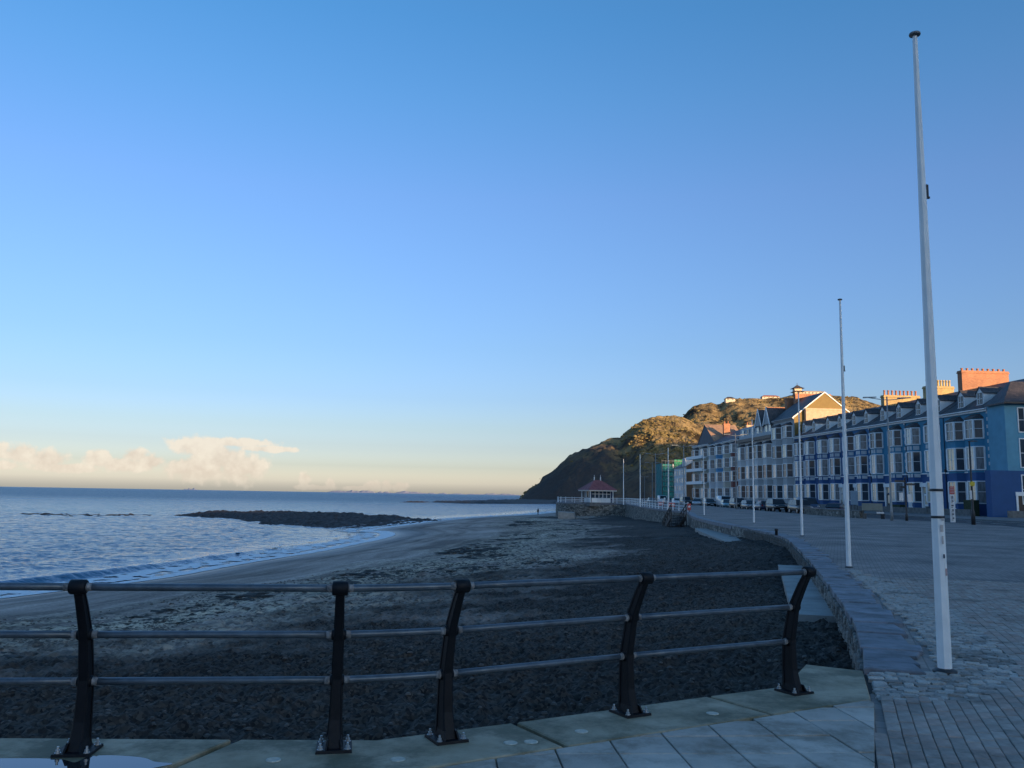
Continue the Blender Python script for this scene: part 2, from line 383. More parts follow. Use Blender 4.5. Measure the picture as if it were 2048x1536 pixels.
# slipway hump and the pile of sand against the promontory
Zb += 0.7 * np.exp(-(((XX - 19) / 3.5) ** 2 + ((YY - 160) / 9) ** 2))
INLAND = COAST + [(400, 500), (400, -50), (-60, -50)]
keep = ~((k4(DW) > 0.9) & inside(k4(XX), k4(YY), INLAND))
def beach_material():
    m = mat('shingle_beach', (0.33, 0.265, 0.225), rough=0.9, var=0.4, scale=9.0, bump=0.5, bscale=14.0, detail=6, spec=0.25)
    N, L, b = nodes_of(m); base = b.inputs['Base Color'].links[0].from_socket
    def A(k):
        a = N.new('ShaderNodeAttribute'); a.attribute_name = k; return a.outputs['Fac']
    def mx(f, a, c):
        n = N.new('ShaderNodeMix'); n.data_type = 'RGBA'; L.new(f, n.inputs[0]); L.new(a, n.inputs[6])
        if isinstance(c, tuple): n.inputs[7].default_value = c + (1,)
        else: L.new(c, n.inputs[7])
        return n.outputs[2]
    t = N['Texture Coordinate'].outputs['Object']
    n2 = N.new('ShaderNodeTexNoise'); n2.inputs['Scale'].default_value = 3.2; n2.inputs['Detail'].default_value = 8; n2.inputs['Roughness'].default_value = 0.7; L.new(t, n2.inputs['Vector'])
    r2 = N.new('ShaderNodeValToRGB'); L.new(n2.outputs['Fac'], r2.inputs[0])
    r2.color_ramp.elements[0].position = 0.43; r2.color_ramp.elements[0].color = (0.026, 0.022, 0.019, 1)
    r2.color_ramp.elements[1].position = 0.56; r2.color_ramp.elements[1].color = (0.50, 0.41, 0.30, 1)
    vo = N.new('ShaderNodeTexVoronoi'); vo.inputs['Scale'].default_value = 24; L.new(t, vo.inputs['Vector'])
    r3 = N.new('ShaderNodeValToRGB'); L.new(vo.outputs['Color'], r3.inputs[0])
    for e, (p, c) in zip(r3.color_ramp.elements, ((0.15, (0.013, 0.011, 0.010)), (0.92, (0.082, 0.065, 0.052)))): e.position = p; e.color = c + (1,)
    c = mx(A('tan'), base, r2.outputs[0]); c = mx(A('dark'), c, r3.outputs[0]); c = mx(A('wet'), c, (0.06, 0.057, 0.057))
    sr = N.new('ShaderNodeMapRange'); L.new(A('streak'), sr.inputs[0]); sr.inputs[3].default_value = 0.50; sr.inputs[4].default_value = 1.45
    hv = N.new('ShaderNodeHueSaturation'); L.new(sr.outputs[0], hv.inputs['Value']); L.new(c, hv.inputs['Color']); c = hv.outputs[0]
    L.new(c, b.inputs['Base Color'])
    mr = N.new('ShaderNodeMapRange'); L.new(A('wet'), mr.inputs[0]); mr.inputs[3].default_value = 0.92; mr.inputs[4].default_value = 0.22; L.new(mr.outputs[0], b.inputs['Roughness'])
    return m
BEACH_XY = (XX, YY, Zb)
tag(link('beach', grid_mesh('beach', XX, YY, Zb, beach_material(), keep, attrs={'tan': tan_m, 'dark': dark_m, 'wet': wet_m, 'streak': streak})), kind='structure')
def zbeach(x, y):
    z, _, _, _ = beach_height(np.array([x], float), np.array([y], float)); return float(z[0])

# foam: a lacy white strip along the water's edge, following the sand
fs = np.linspace(0, 1, 700); SP = np.array(SHORES); seg = np.r_[0, np.cumsum(np.hypot(*np.diff(SP, axis=0).T))]
smax = seg[min(np.argmin(np.hypot(SP[:, 0] - SHORE[18][0], SP[:, 1] - SHORE[18][1])), len(seg) - 1)]
ss = np.concatenate([np.arange(0, 150, 0.22), np.linspace(150, smax, 250)])
px_, py_ = np.interp(ss, seg, SP[:, 0]), np.interp(ss, seg, SP[:, 1])
tx, ty = np.gradient(px_), np.gradient(py_); ln = np.hypot(tx, ty) + 1e-9; nx_, ny_ = -ty / ln, tx / ln   # to the left of travel = the sea side
foam_mat = mat('sea_foam', (0.80, 0.82, 0.84), rough=0.8, var=0.12, scale=3.0, bump=0.4, bscale=18.0)
def foam_band(o0, o1, w, lift, cut, k):
    V = np.linspace(0, 1, 26); OFF = o0 + (o1 - o0) * V[None, :] + w * fbm(ss * 0.25 + k, ss * 0 + k, 4)[:, None]
    X = px_[:, None] + nx_[:, None] * OFF; Y = py_[:, None] + ny_[:, None] * OFF
    zb, _, sd_, _ = beach_height(X, Y); Z = np.maximum(zb, SEA_Z) + lift
    den = fbm(X * 0.9 + k, Y * 0.9, 5) + 0.75 * (1 - np.abs(2 * V - 1))[None, :] - cut
    return X, Y, Z, k4(den) > 0
f = MB(); fo = []
for args in ((-0.9, 1.0, 0.30, 0.030, -0.25, 1.0), (0.5, 4.6, 0.6, 0.035, 0.36, 7.0), (4.0, 5.6, 0.5, 0.22, 0.75, 3.0)):
    X, Y, Z, kp = foam_band(*args); fo.append(grid_mesh('foam', X, Y, Z, foam_mat, kp))
bm = bmesh.new()
for me in fo: bm.from_mesh(me)
me = bpy.data.meshes.new('foam'); bm.to_mesh(me); bm.free(); me.materials.append(foam_mat)
for p in me.polygons: p.use_smooth = True
tag(link('foam', me), 'white lacy foam left by the waves along the edge of the dark beach', 'foam', kind='stuff')

# ------------------------------------------------------------------ rock reef in the shallows, and the low skerries by the headland
rock_mat = mat('wet_reef_rock', (0.035, 0.031, 0.030), rough=0.75, var=0.55, scale=1.2, bump=0.9, bscale=5.0)
def reef(name, outline_px, height, nx, ny, seed, sharp=1.0):
    P = [tuple(ground(u, v, SEA_Z)[:2]) for u, v in outline_px]; A = np.array(P)
    x0, y0 = A.min(0); x1, y1 = A.max(0); X, Y = np.meshgrid(np.linspace(x0 - 4, x1 + 4, nx), np.linspace(y0 - 6, y1 + 6, ny))
    d = poly_dist(X, Y, P + [P[0]]); d = np.where(inside(X, Y, P), d, -d)
    n1 = fbm(X * 0.10 + seed, Y * 0.10, 5); n2 = np.abs(fbm(X * 0.45, Y * 0.45 + seed, 4)); n3 = fbm(X * 1.5, Y * 1.5, 3)
    Z = SEA_Z - 0.25 + height * np.clip((d + 3.0 * n1) / 5.0, -0.4, 1.0) * (0.75 + 0.5 * n1) + (0.55 * n2 + 0.22 * n3) * sharp * np.clip(d / 4 + 0.8, 0, 1)
    kp = k4(Z) > SEA_Z - 0.35
    return tag(link(name, grid_mesh(name, X, Y, Z, rock_mat, kp, smooth=False)), kind='structure')
reef('reef', [(335, 1031), (420, 1026), (520, 1025), (640, 1027), (760, 1033), (830, 1038), (820, 1045), (780, 1052), (720, 1056), (620, 1054), (530, 1050), (495, 1043), (440, 1036)], 0.75, 420, 170, 3.0)
reef('reef', [(770, 1037), (830, 1036.5), (890, 1038), (905, 1041), (850, 1047), (790, 1051)], 0.30, 160, 90, 21.0)
reef('reef', [(850, 1004), (900, 1004.5), (960, 1003), (1040, 1000), (1120, 1000), (1130, 1008), (1040, 1008), (960, 1007.5), (910, 1007)], 1.5, 300, 90, 8.0)
reef('reef', [(800, 1004.6), (842, 1003.6), (862, 1004.6), (842, 1005.6)], 0.9, 60, 40, 5.0)
reef('reef', [(20, 1027.5), (90, 1027), (180, 1029), (280, 1028.5), (330, 1031), (240, 1032), (120, 1033)], 0.12, 160, 60, 12.0)

# ------------------------------------------------------------------ hills
def hill_material(name, grass, grass2, rock, scrub):
    m = mat(name, grass, rough=0.95, var=0.3, scale=0.035, c2=grass2, spec=0.1, detail=8)
    N, L, b = nodes_of(m); base = b.inputs['Base Color'].links[0].from_socket; t = N['Texture Coordinate'].outputs['Object']
    def noise(s, d=6):
        n = N.new('ShaderNodeTexNoise'); n.inputs['Scale'].default_value = s; n.inputs['Detail'].default_value = d; n.inputs['Roughness'].default_value = 0.65; L.new(t, n.inputs['Vector']); return n.outputs['Fac']
    def ramp(f, p0, p1):
        r = N.new('ShaderNodeMapRange'); r.interpolation_type = 'SMOOTHSTEP'; L.new(f, r.inputs[0]); r.inputs[1].default_value = p0; r.inputs[2].default_value = p1; return r.outputs[0]
    def mx(f, a, c):
        n = N.new('ShaderNodeMix'); n.data_type = 'RGBA'; L.new(f, n.inputs[0]); L.new(a, n.inputs[6]); n.inputs[7].default_value = c + (1,); return n.outputs[2]
    a = N.new('ShaderNodeAttribute'); a.attribute_name = 'rock'
    c = mx(ramp(noise(0.10), 0.50, 0.62), base, scrub); c = mx(ramp(noise(0.02, 3), 0.52, 0.66), c, tuple(x * 0.55 for x in scrub))
    c = mx(a.outputs['Fac'], c, rock)
    L.new(c, b.inputs['Base Color'])
    bp = N.new('ShaderNodeBump'); bp.inputs['Strength'].default_value = 1.0; bp.inputs['Distance'].default_value = 3.0; L.new(noise(0.22, 6), bp.inputs['Height']); L.new(bp.outputs[0], b.inputs['Normal'])
    return m
HM = hill_material('bracken_slope', (0.20, 0.138, 0.066), (0.37, 0.268, 0.125), (0.082, 0.072, 0.066), (0.075, 0.058, 0.036))
def hill(outline_px, D, F, nu, nr, seed, lumpy, rockfn, back=260.0, prof=0.8):
    pts = [ray(u, v) for u, v in outline_px]; U = np.array([p.x / p.y for p in pts]); E = np.array([p.z / p.y for p in pts])
    us = np.linspace(U[0], U[-1], nu); es = np.interp(us, U, E)
    Dn = np.interp(us, D[0], D[1]); Fn = np.interp(us, F[0], F[1])
    H = EYE.z + es * Dn
    rr = np.concatenate([np.linspace(0, 1, nr), np.linspace(1, 2, nr // 3)[1:]])
    UU, RR = np.meshgrid(us, rr)
    Y = np.where(RR <= 1, Fn[None] + (Dn - Fn)[None] * RR, Dn[None] + (RR - 1) * back); X = UU * Y
    base = SEA_Z - 0.4
    Rn = np.clip(RR + 0.10 * fbm(X * 0.012 + seed, Y * 0.006, 4) * np.sin(np.pi * np.clip(RR, 0, 1)), 0, 1.0)
    p = np.where(RR <= 1, Rn ** prof, 1 - 0.35 * (RR - 1) ** 1.5)
    Z = base + (H[None] - base) * p
    w = np.where(RR <= 1, np.sin(np.pi * np.clip(RR, 0, 1)) ** 0.6, 0.5) * np.clip((H[None] - base) / 60, 0.05, 1)
    gully = np.abs(fbm(X * 0.02 + seed + 3, Y * 0.009, 4))
    Z += w * lumpy * (9 * fbm(X * 0.018 + seed, Y * 0.012, 3) - 9 * gully + 3.2 * fbm(X * 0.07, Y * 0.05 + seed, 3) + 2.2 * np.abs(fbm(X * 0.17, Y * 0.12, 3)))
    Z += np.where(RR <= 1, RR ** 6, 1) * 1.3 * fbm(X * 0.11, Y * 0.03, 3) * np.clip((H[None] - base) / 40, 0.1, 1)
    rock = np.clip(rockfn(UU, RR, X, Y), 0, 1)
    bushes(X, Y, Z, (RR < 1.0) & (RR > 0.12), rock)
    return tag(link('hill', grid_mesh('hill', X, Y, Z, HM, attrs={'rock': rock})), kind='structure')
px2u = lambda x: (x - 1024) / FPX
BUSH = MB(); br_ = random.Random(77)
def bushes(X, Y, Z, ok, rock):
    w = ok * np.clip(0.25 + fbm(X * 0.015 + 31, Y * 0.012, 4), 0, 1) * np.clip(1 - 1.3 * rock, 0.0, 1); pr = w.ravel() / w.sum()
    for i in rng.choice(X.size, 3000, p=pr):
        x, y, z = X.flat[i] + br_.uniform(-2, 2), Y.flat[i] + br_.uniform(-2, 2), Z.flat[i]; s = br_.choice((.5, .6, .8, 1.0, 1.5)) * br_.uniform(.8, 1.3); n = 6; a0 = br_.uniform(0, 6)
        vs = [(x + s * .2 * br_.uniform(-1, 1), y, z + s * br_.uniform(.8, 1.2))]
        for f, h in ((.75, .62), (1.05, -.25)):
            for k in range(n): a = a0 + 6.283 * k / n; q = s * f * br_.uniform(.7, 1.2); vs.append((x + q * 1.3 * math.cos(a), y + q * math.sin(a), z + s * h * br_.uniform(.8, 1.2)))
        BUSH.add(vs, [(0, 1 + k, 1 + (k + 1) % n) for k in range(n)] + [(1 + k, 1 + n + k, 1 + n + (k + 1) % n, 1 + (k + 1) % n) for k in range(n)])
HILL_A = [(1036, 1001), (1043, 996), (1050, 985), (1060, 976), (1079, 965), (1085, 954), (1104, 943), (1120, 929), (1137, 913), (1162, 904), (1190, 890), (1222, 876), (1240, 874.5),
          (1250, 864), (1268, 850), (1288, 839), (1315, 832), (1345, 831), (1366, 834), (1395, 848), (1430, 868), (1480, 895), (1560, 935), (1640, 960)]
hill(HILL_A, ([px2u(1036), px2u(1240), px2u(1340), px2u(1640)], [985, 1010, 1060, 1120]), ([px2u(1036), px2u(1130), px2u(1300), px2u(1640)], [960, 880, 800, 760]), 420, 150, 2.0, 1.0,
     lambda U, Rr, X, Y: np.maximum(np.clip(1.0 - 1.7 * Rr + 0.6 * fbm(X * 0.02, Y * 0.02 + 9, 4), 0, 0.85), np.clip((px2u(1290) - U) / 0.05 + 0.9 * fbm(X * 0.03, Y * 0.03, 4), 0, 1) * np.clip(1.5 - Rr * 0.9 + 0.8 * fbm(X * 0.02, Y * 0.03 + 4, 4), 0, 1)), prof=0.72)
HILL_B = [(1300, 900), (1345, 850), (1366, 833), (1376, 821), (1388, 812), (1405, 808), (1424, 805), (1434, 808), (1441, 807), (1452, 800), (1475, 797.5), (1520, 797), (1560, 795), (1590, 789),
          (1650, 790), (1690, 793), (1715, 797), (1738, 803), (1762, 811), (1800, 818), (1900, 840), (2040, 870)]
hill(HILL_B, ([px2u(1300), px2u(1450), px2u(2040)], [1150, 1180, 1150]), ([px2u(1300), px2u(1450), px2u(2040)], [960, 880, 700]), 420, 110, 6.0, 1.0,
     lambda U, Rr, X, Y: 0 * U + np.clip(fbm(X * 0.03, Y * 0.03, 4) - 0.35, 0, 1), prof=0.75)
tag(BUSH.build('scrub', mat('gorse_scrub', (0.095, 0.080, 0.034), rough=1.0, var=0.5, scale=0.15, c2=(0.21, 0.16, 0.07), spec=0.1)), 'low brown and olive scrub scattered over the slopes of the headland', 'scrub', kind='stuff')
# unseen ridge added and shaped to shade the bay, behind and to the right
def shade_ridge(points, seed, width):
    P = np.array(points, float); n = 220
    s = np.r_[0, np.cumsum(np.hypot(*np.diff(P[:, :2], axis=0).T))]; q = np.linspace(0, s[-1], n)
    x, y, h = (np.interp(q, s, P[:, k]) for k in range(3)); tx, ty = np.gradient(x), np.gradient(y); L_ = np.hypot(tx, ty); nx, ny = ty / L_, -tx / L_
    v = np.linspace(-1, 1, 41); X = x[:, None] + nx[:, None] * v * width; Y = y[:, None] + ny[:, None] * v * width
    Z = -4 + (h[:, None] + 4) * (1 - np.abs(v)[None, :] ** 1.3) + 3.0 * fbm(X * 0.02 + seed, Y * 0.02, 4) * (1 - v[None, :] ** 2)
    tag(link('hill', grid_mesh('hill', X, Y, Z, HM, attrs={'rock': 0 * X})), kind='structure')  # unseen blocker of the low sun, added besides the visible hills
SHADE_LINE = [(-500, -420, 34), (-100, -255, 36), (150, -150, 38), (200, -88, 41), (245, -35, 50), (330, 80, 62), (420, 270, 96), (470, 385, 124), (505, 460, 120), (600, 660, 106), (740, 930, 90), (840, 1100, 30)]
shade_ridge(SHADE_LINE, 4.0, 90)

# far shore across the bay, low on the horizon
far_mat = mat('hazed_mountain', (0.42, 0.40, 0.42), rough=1.0, var=0.06, scale=0.0004)  # distance haze is put into this pale grey base colour
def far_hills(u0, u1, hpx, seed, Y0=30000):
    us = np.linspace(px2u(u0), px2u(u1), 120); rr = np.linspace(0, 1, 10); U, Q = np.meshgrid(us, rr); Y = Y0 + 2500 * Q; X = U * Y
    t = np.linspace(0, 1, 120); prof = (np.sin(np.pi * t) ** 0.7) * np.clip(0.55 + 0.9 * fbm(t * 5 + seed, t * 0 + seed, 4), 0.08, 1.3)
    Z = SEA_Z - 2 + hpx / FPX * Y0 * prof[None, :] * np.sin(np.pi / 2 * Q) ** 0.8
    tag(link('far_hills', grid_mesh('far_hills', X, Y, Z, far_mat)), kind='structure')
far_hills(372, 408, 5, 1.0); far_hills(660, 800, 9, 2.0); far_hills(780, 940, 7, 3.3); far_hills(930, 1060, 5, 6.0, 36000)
# ------------------------------------------------------------------ promenade, road, land
def zg(x, y):                                   # the promenade rises a little towards the far promontory
    t = min(max((y - 95) / 75.0, 0), 1); return 0.34 * t * t * (3 - 2 * t)
def brick_material(name, c1, c2, mortar, rot, bw, bh, msize=0.008, patch=None, rough=0.75, bump=0.35):
    m = mat(name, c1, rough=rough, var=0.1, scale=3.0); N, L, b = nodes_of(m)
    t = N['Texture Coordinate'].outputs['Object']; mp = N.new('ShaderNodeMapping'); mp.inputs['Rotation'].default_value = (0, 0, rot); L.new(t, mp.inputs[0])
    br = N.new('ShaderNodeTexBrick'); br.inputs['Scale'].default_value = 1; br.inputs['Brick Width'].default_value = bw; br.inputs['Row Height'].default_value = bh
    br.inputs['Mortar Size'].default_value = msize; br.inputs['Color1'].default_value = c1 + (1,); br.inputs['Color2'].default_value = c2 + (1,); br.inputs['Mortar'].default_value = mortar + (1,)
    L.new(mp.outputs[0], br.inputs['Vector'])
    n = N.new('ShaderNodeTexNoise'); n.inputs['Scale'].default_value = 0.35; n.inputs['Detail'].default_value = 8; n.inputs['Roughness'].default_value = 0.68; L.new(t, n.inputs['Vector'])
    r = N.new('ShaderNodeValToRGB'); L.new(n.outputs['Fac'], r.inputs[0]); lo, hi = patch or ((0.60, 0.58, 0.56), (1.50, 1.42, 1.32))
    r.color_ramp.elements[0].position = 0.36; r.color_ramp.elements[0].color = lo + (1,); r.color_ramp.elements[1].position = 0.64; r.color_ramp.elements[1].color = hi + (1,)
    mx = N.new('ShaderNodeMix'); mx.data_type = 'RGBA'; mx.blend_type = 'MULTIPLY'; mx.inputs[0].default_value = 1; L.new(br.outputs['Color'], mx.inputs[6]); L.new(r.outputs[0], mx.inputs[7])
    L.new(mx.outputs[2], b.inputs['Base Color'])
    bp = N.new('ShaderNodeBump'); bp.inputs['Strength'].default_value = bump; bp.inputs['Distance'].default_value = 0.01; L.new(br.outputs['Fac'], bp.inputs['Height']); bp.invert = True; L.new(bp.outputs[0], b.inputs['Normal'])
    return m
PAVE_ANG = R(90 - 21.0)                         # the block paving runs along the curve of the bay
prom_mat = brick_material('block_paving', (0.185, 0.158, 0.150), (0.255, 0.225, 0.212), (0.145, 0.126, 0.118), -PAVE_ANG, 0.2, 0.1)
PX = [(-60, -60), (-60, 4.4)] + [fix(*p) for p in ((-6.0, 4.8), (-0.9, 5.1), (2.5, 6.7), (3.3, 7.6), (3.85, 8.45))] + [(x + 0.35, y) for x, y in WALLS[2:]]
PXa = np.array([(x, y) for x, y in PX if y < 206]); order = np.argsort(PXa[:, 1], kind='stable'); PXa = PXa[order]
KERB = [(33.0, -60.0), (33.0, 40.0), (33.6, 52.0), (36.6, 64.0), (36.4, 80.0), (35.2, 100.0), (36.0, 165.0), (38.0, 206.0), (44.0, 300.0), (60.0, 420.0)]
KA = np.array(KERB)
rows = np.unique(np.concatenate([np.linspace(-60, 4, 10), np.linspace(4.2, 9, 30), np.linspace(9.2, 100, 140), np.linspace(100, 205.5, 130)]))
xl = np.interp(rows, PXa[:, 1], PXa[:, 0]); xr = np.interp(rows, KA[:, 1], KA[:, 0])
q = np.linspace(0, 1, 40) ** 1.6; X = xl[:, None] + (xr - xl)[:, None] * q; Y = np.repeat(rows[:, None], 40, 1)
t_ = np.clip((Y - 95) / 75, 0, 1); Z = 0.34 * t_ * t_ * (3 - 2 * t_) - 0.028 * np.clip((22 - Y) / 4, 0, 1)
PROM = tag(link('promenade', grid_mesh('promenade', X, Y, Z, prom_mat, smooth=False)), kind='structure')
# road surface and the land beyond
asphalt = mat('asphalt', (0.050, 0.050, 0.053), rough=0.85, var=0.25, scale=0.6, bump=0.2, bscale=60)
rows = np.linspace(-60, 420, 60); xk = np.interp(rows, KA[:, 1], KA[:, 0]); X = xk[:, None] - 0.02 + np.linspace(0, 1, 6)[None] * 12.0; Y = np.repeat(rows[:, None], 6, 1)
ROAD = tag(link('road', grid_mesh('road', X, Y, 0 * X - 0.11 + 0.30 * np.clip((Y - 95) / 75, 0, 1), asphalt, smooth=False)), kind='structure')
m = MB(); m.add([(-700, -700, -0.35), (2500, -700, -0.35), (2500, -16, -0.35), (-700, -16, -0.35)], [(0, 1, 2, 3)]); m.add([(38, -16.0, -0.35), (2500, -16.0, -0.35), (2500, 760, -0.35), (70, 760, -0.35)], [(0, 1, 2, 3)])
tag(m.build('ground', mat('town_ground', (0.10, 0.10, 0.09), rough=0.95, var=0.3, scale=0.1)), kind='structure')
# far pavement before the houses
pav_mat = mat('pavement_flags', (0.16, 0.16, 0.16), rough=0.8, var=0.2, scale=1.2)
m = MB(); n = 50
for i in range(n):
    y0 = -20 + i * 8; y1 = y0 + 8; a = np.interp(y0, KA[:, 1], KA[:, 0]) + 11.5; b = np.interp(y1, KA[:, 1], KA[:, 0]) + 11.5
    za = 0.03 + 0.3 * min(max((y0 - 95) / 75, 0), 1); zb_ = 0.03 + 0.3 * min(max((y1 - 95) / 75, 0), 1)
    m.hexa([(a, y0, -0.3), (90, y0, -0.3), (90, y1, -0.3), (b, y1, -0.3)], [(a, y0, za), (90, y0, za), (90, y1, zb_), (b, y1, zb_)])
tag(m.build('pavement', pav_mat), kind='structure')
# kerb stones of the promenade edge
kerb_mat = mat('kerb_granite', (0.27, 0.26, 0.25), rough=0.7, var=0.2, scale=2.0)
m = MB()
for i in range(300):
    y0 = 30 + i * 0.92; y1 = y0 + 0.9
    a = np.interp(y0, KA[:, 1], KA[:, 0]); b = np.interp(y1, KA[:, 1], KA[:, 0]); z0 = zg(0, y0) + 0.012
    m.hexa([(a - 0.16, y0, -0.2), (a, y0, -0.2), (b, y1, -0.2), (b - 0.16, y1, -0.2)], [(a - 0.16, y0, z0), (a, y0, z0), (b, y1, z0), (b - 0.16, y1, z0)])
k = m.build('kerb', kerb_mat); tag(k, kind='structure')
white_line = mat('road_paint', (0.62, 0.62, 0.60), rough=0.7, var=0.15, scale=3)
m = MB()
for y in (58, 62, 66, 70, 74, 78):
    m.box(42.6, 42.75, y, y + 2.2, -0.106, -0.102)
for i in range(30):
    y0 = 60 + i * 8; x = np.interp(y0, KA[:, 1], KA[:, 0]) + 10.9; z = -0.106 + 0.30 * min(max((y0 - 95) / 75, 0), 1)
    m.box(x, x + 0.1, y0, y0 + 7.5, z + 0.0, z + 0.005)
m.build('lane_marking', white_line, ROAD)

# ------------------------------------------------------------------ sea wall
def wall_stone_material():
    m = mat('sea_wall_rubble', (0.21, 0.20, 0.175), rough=0.9, var=0.45, scale=1.3, detail=8)
    N, L, b = nodes_of(m); base = b.inputs['Base Color'].links[0].from_socket; t = N['Texture Coordinate'].outputs['Object']
    mp = N.new('ShaderNodeMapping'); mp.inputs['Scale'].default_value = (1, 1, 1.7); L.new(t, mp.inputs[0])
    v = N.new('ShaderNodeTexVoronoi'); v.inputs['Scale'].default_value = 2.3; L.new(mp.outputs[0], v.inputs['Vector'])
    e = N.new('ShaderNodeTexVoronoi'); e.feature = 'DISTANCE_TO_EDGE'; e.inputs['Scale'].default_value = 2.3; L.new(mp.outputs[0], e.inputs['Vector'])
    hs = N.new('ShaderNodeHueSaturation'); mr = N.new('ShaderNodeMapRange'); sp = N.new('ShaderNodeSeparateColor'); L.new(v.outputs['Color'], sp.inputs[0]); L.new(sp.outputs[0], mr.inputs[0])
    mr.inputs[3].default_value = 0.45; mr.inputs[4].default_value = 1.5; L.new(mr.outputs[0], hs.inputs['Value']); L.new(base, hs.inputs['Color'])
    st = N.new('ShaderNodeMapRange'); L.new(e.outputs['Distance'], st.inputs[0]); st.inputs[1].default_value = 0.0; st.inputs[2].default_value = 0.07
    mx = N.new('ShaderNodeMix'); mx.data_type = 'RGBA'; L.new(st.outputs[0], mx.inputs[0]); mx.inputs[6].default_value = (0.045, 0.042, 0.038, 1); L.new(hs.outputs[0], mx.inputs[7]); L.new(mx.outputs[2], b.inputs['Base Color'])
    bp = N.new('ShaderNodeBump'); bp.inputs['Strength'].default_value = 0.9; bp.inputs['Distance'].default_value = 0.06; L.new(st.outputs[0], bp.inputs['Height']); L.new(bp.outputs[0], b.inputs['Normal'])
    return m
wall_mat = wall_stone_material()
slate_mat = mat('coping_slate', (0.19, 0.20, 0.225), rough=0.7, var=0.22, scale=2.2, bump=0.6, bscale=9.0, rand=0.22, detail=7, dirt=((0.07, 0.075, 0.08), 2.2, 0.53, 0.8))
stone_mat = mat('rubble_stone', (0.19, 0.18, 0.16), rough=0.9, var=0.4, scale=4.0, bump=0.6, bscale=25.0, rand=0.5)
WP = np.array(WALLS); WS = np.r_[0, np.cumsum(np.hypot(*np.diff(WP, axis=0).T))]
def wall_pt(s):
    x = np.interp(s, WS, WP[:, 0]); y = np.interp(s, WS, WP[:, 1]); e = 0.2
    dx = np.interp(s + e, WS, WP[:, 0]) - np.interp(max(s - e, 0), WS, WP[:, 0]); dy = np.interp(s + e, WS, WP[:, 1]) - np.interp(max(s - e, 0), WS, WP[:, 1])
    L_ = math.hypot(dx, dy); return x, y, dx / L_, dy / L_            # point and tangent; land lies to the right (dy,-dx)
ss = np.concatenate([np.linspace(0, 45, 120), np.linspace(45.5, WS[-1] - 135, 260)])
Xw, Yw, Zw = [], [], []
for s in ss:
    x, y, tx_, ty_ = wall_pt(s); top = zg(x, y) - 0.03; r = []
    for k in np.linspace(0, 1, 9):
        z = top + (-4.4 - top) * k; o = 0.12 * k                                   # slight batter
        r.append((x - ty_ * o + ty_ * 0.0, y + tx_ * o, z))
    Xw.append([p[0] for p in r]); Yw.append([p[1] for p in r]); Zw.append([p[2] for p in r])
SEAWALL = thing('sea_wall', 'long curving rubble stone sea wall with flat slate coping between beach and promenade', 'sea wall', (0, 0, 0))
link('wall_face', grid_mesh('wall_face', np.array(Xw), np.array(Yw), np.array(Zw), wall_mat, smooth=False), SEAWALL)
# individual coping flags on the near stretch, a continuous coping farther off
s = 0.0; i = 0
while s < 46:
    Lq = random.uniform(0.32, 0.80) if s < 20 else random.uniform(0.7, 1.3); w = random.uniform(0.52, 0.68); s1 = s + Lq
    a = wall_pt(s + 0.012); b = wall_pt(s1 - 0.012); lip = random.uniform(-0.02, 0.025); w2 = w + random.uniform(-0.08, 0.08)
    cx, cy = (a[0] + b[0]) / 2, (a[1] + b[1]) / 2; zt = 0.022 + random.uniform(-0.016, 0.016)
    P = [(a[0] - a[3] * lip, a[1] + a[2] * lip), (a[0] + a[3] * w, a[1] - a[2] * w), (b[0] + b[3] * w2, b[1] - b[2] * w2), (b[0] - b[3] * lip, b[1] + b[2] * lip)]
    P = [(p[0] - cx, p[1] - cy) for p in P]
    mb = MB(); mb.prism(P, -0.075, zt, bev=0.012); mb.build('coping_stone', slate_mat, SEAWALL, (cx, cy, 0)); s = s1
m = MB()
while s < WS[-1] - 140:
    s1 = s + 2.0; a = wall_pt(s); b = wall_pt(s1); za, zb_ = zg(a[0], a[1]), zg(b[0], b[1]); w = 0.6
    m.hexa([(a[0] - a[3] * 0.06, a[1] + a[2] * 0.06, za - 0.2), (a[0] + a[3] * w, a[1] - a[2] * w, za - 0.2), (b[0] + b[3] * w, b[1] - b[2] * w, zb_ - 0.2), (b[0] - b[3] * 0.06, b[1] + b[2] * 0.06, zb_ - 0.2)],
           [(a[0] - a[3] * 0.06, a[1] + a[2] * 0.06, za + 0.03), (a[0] + a[3] * w, a[1] - a[2] * w, za + 0.03), (b[0] + b[3] * w, b[1] - b[2] * w, zb_ + 0.03), (b[0] - b[3] * 0.06, b[1] + b[2] * 0.06, zb_ + 0.03)]); s = s1
m.build('coping_run', slate_mat, SEAWALL)
# rubble stones standing proud of the near wall face
def stone_mesh(seed):
    r = random.Random(seed); bm = bmesh.new(); bmesh.ops.create_cube(bm, size=1.0)
    bmesh.ops.bevel(bm, geom=bm.edges[:], offset=0.14, segments=1, affect='EDGES')
    for v in bm.verts: v.co += Vector((r.uniform(-.06, .06), r.uniform(-.06, .06), r.uniform(-.06, .06)))
    me = bpy.data.meshes.new('stone'); bm.to_mesh(me); bm.free(); me.materials.append(stone_mat); return me
stone_meshes = [stone_mesh(i) for i in range(8)]
places = []
for rowi in range(9):
    z0 = -0.07 - rowi * 0.118; s = 0.1 + random.uniform(0, .2)
    while s < 42:
        Lq = random.uniform(0.11, 0.30) * (1 if s < 18 else 1.5); x, y, tx_, ty_ = wall_pt(s + Lq / 2)
        if zbeach(x - ty_ * 0.3, y + tx_ * 0.3) < z0 + 0.02 - 0.05: places.append((s, x, y, math.atan2(ty_, tx_), z0, Lq))
        s += Lq + 0.015
places.sort(key=lambda p: p[0])
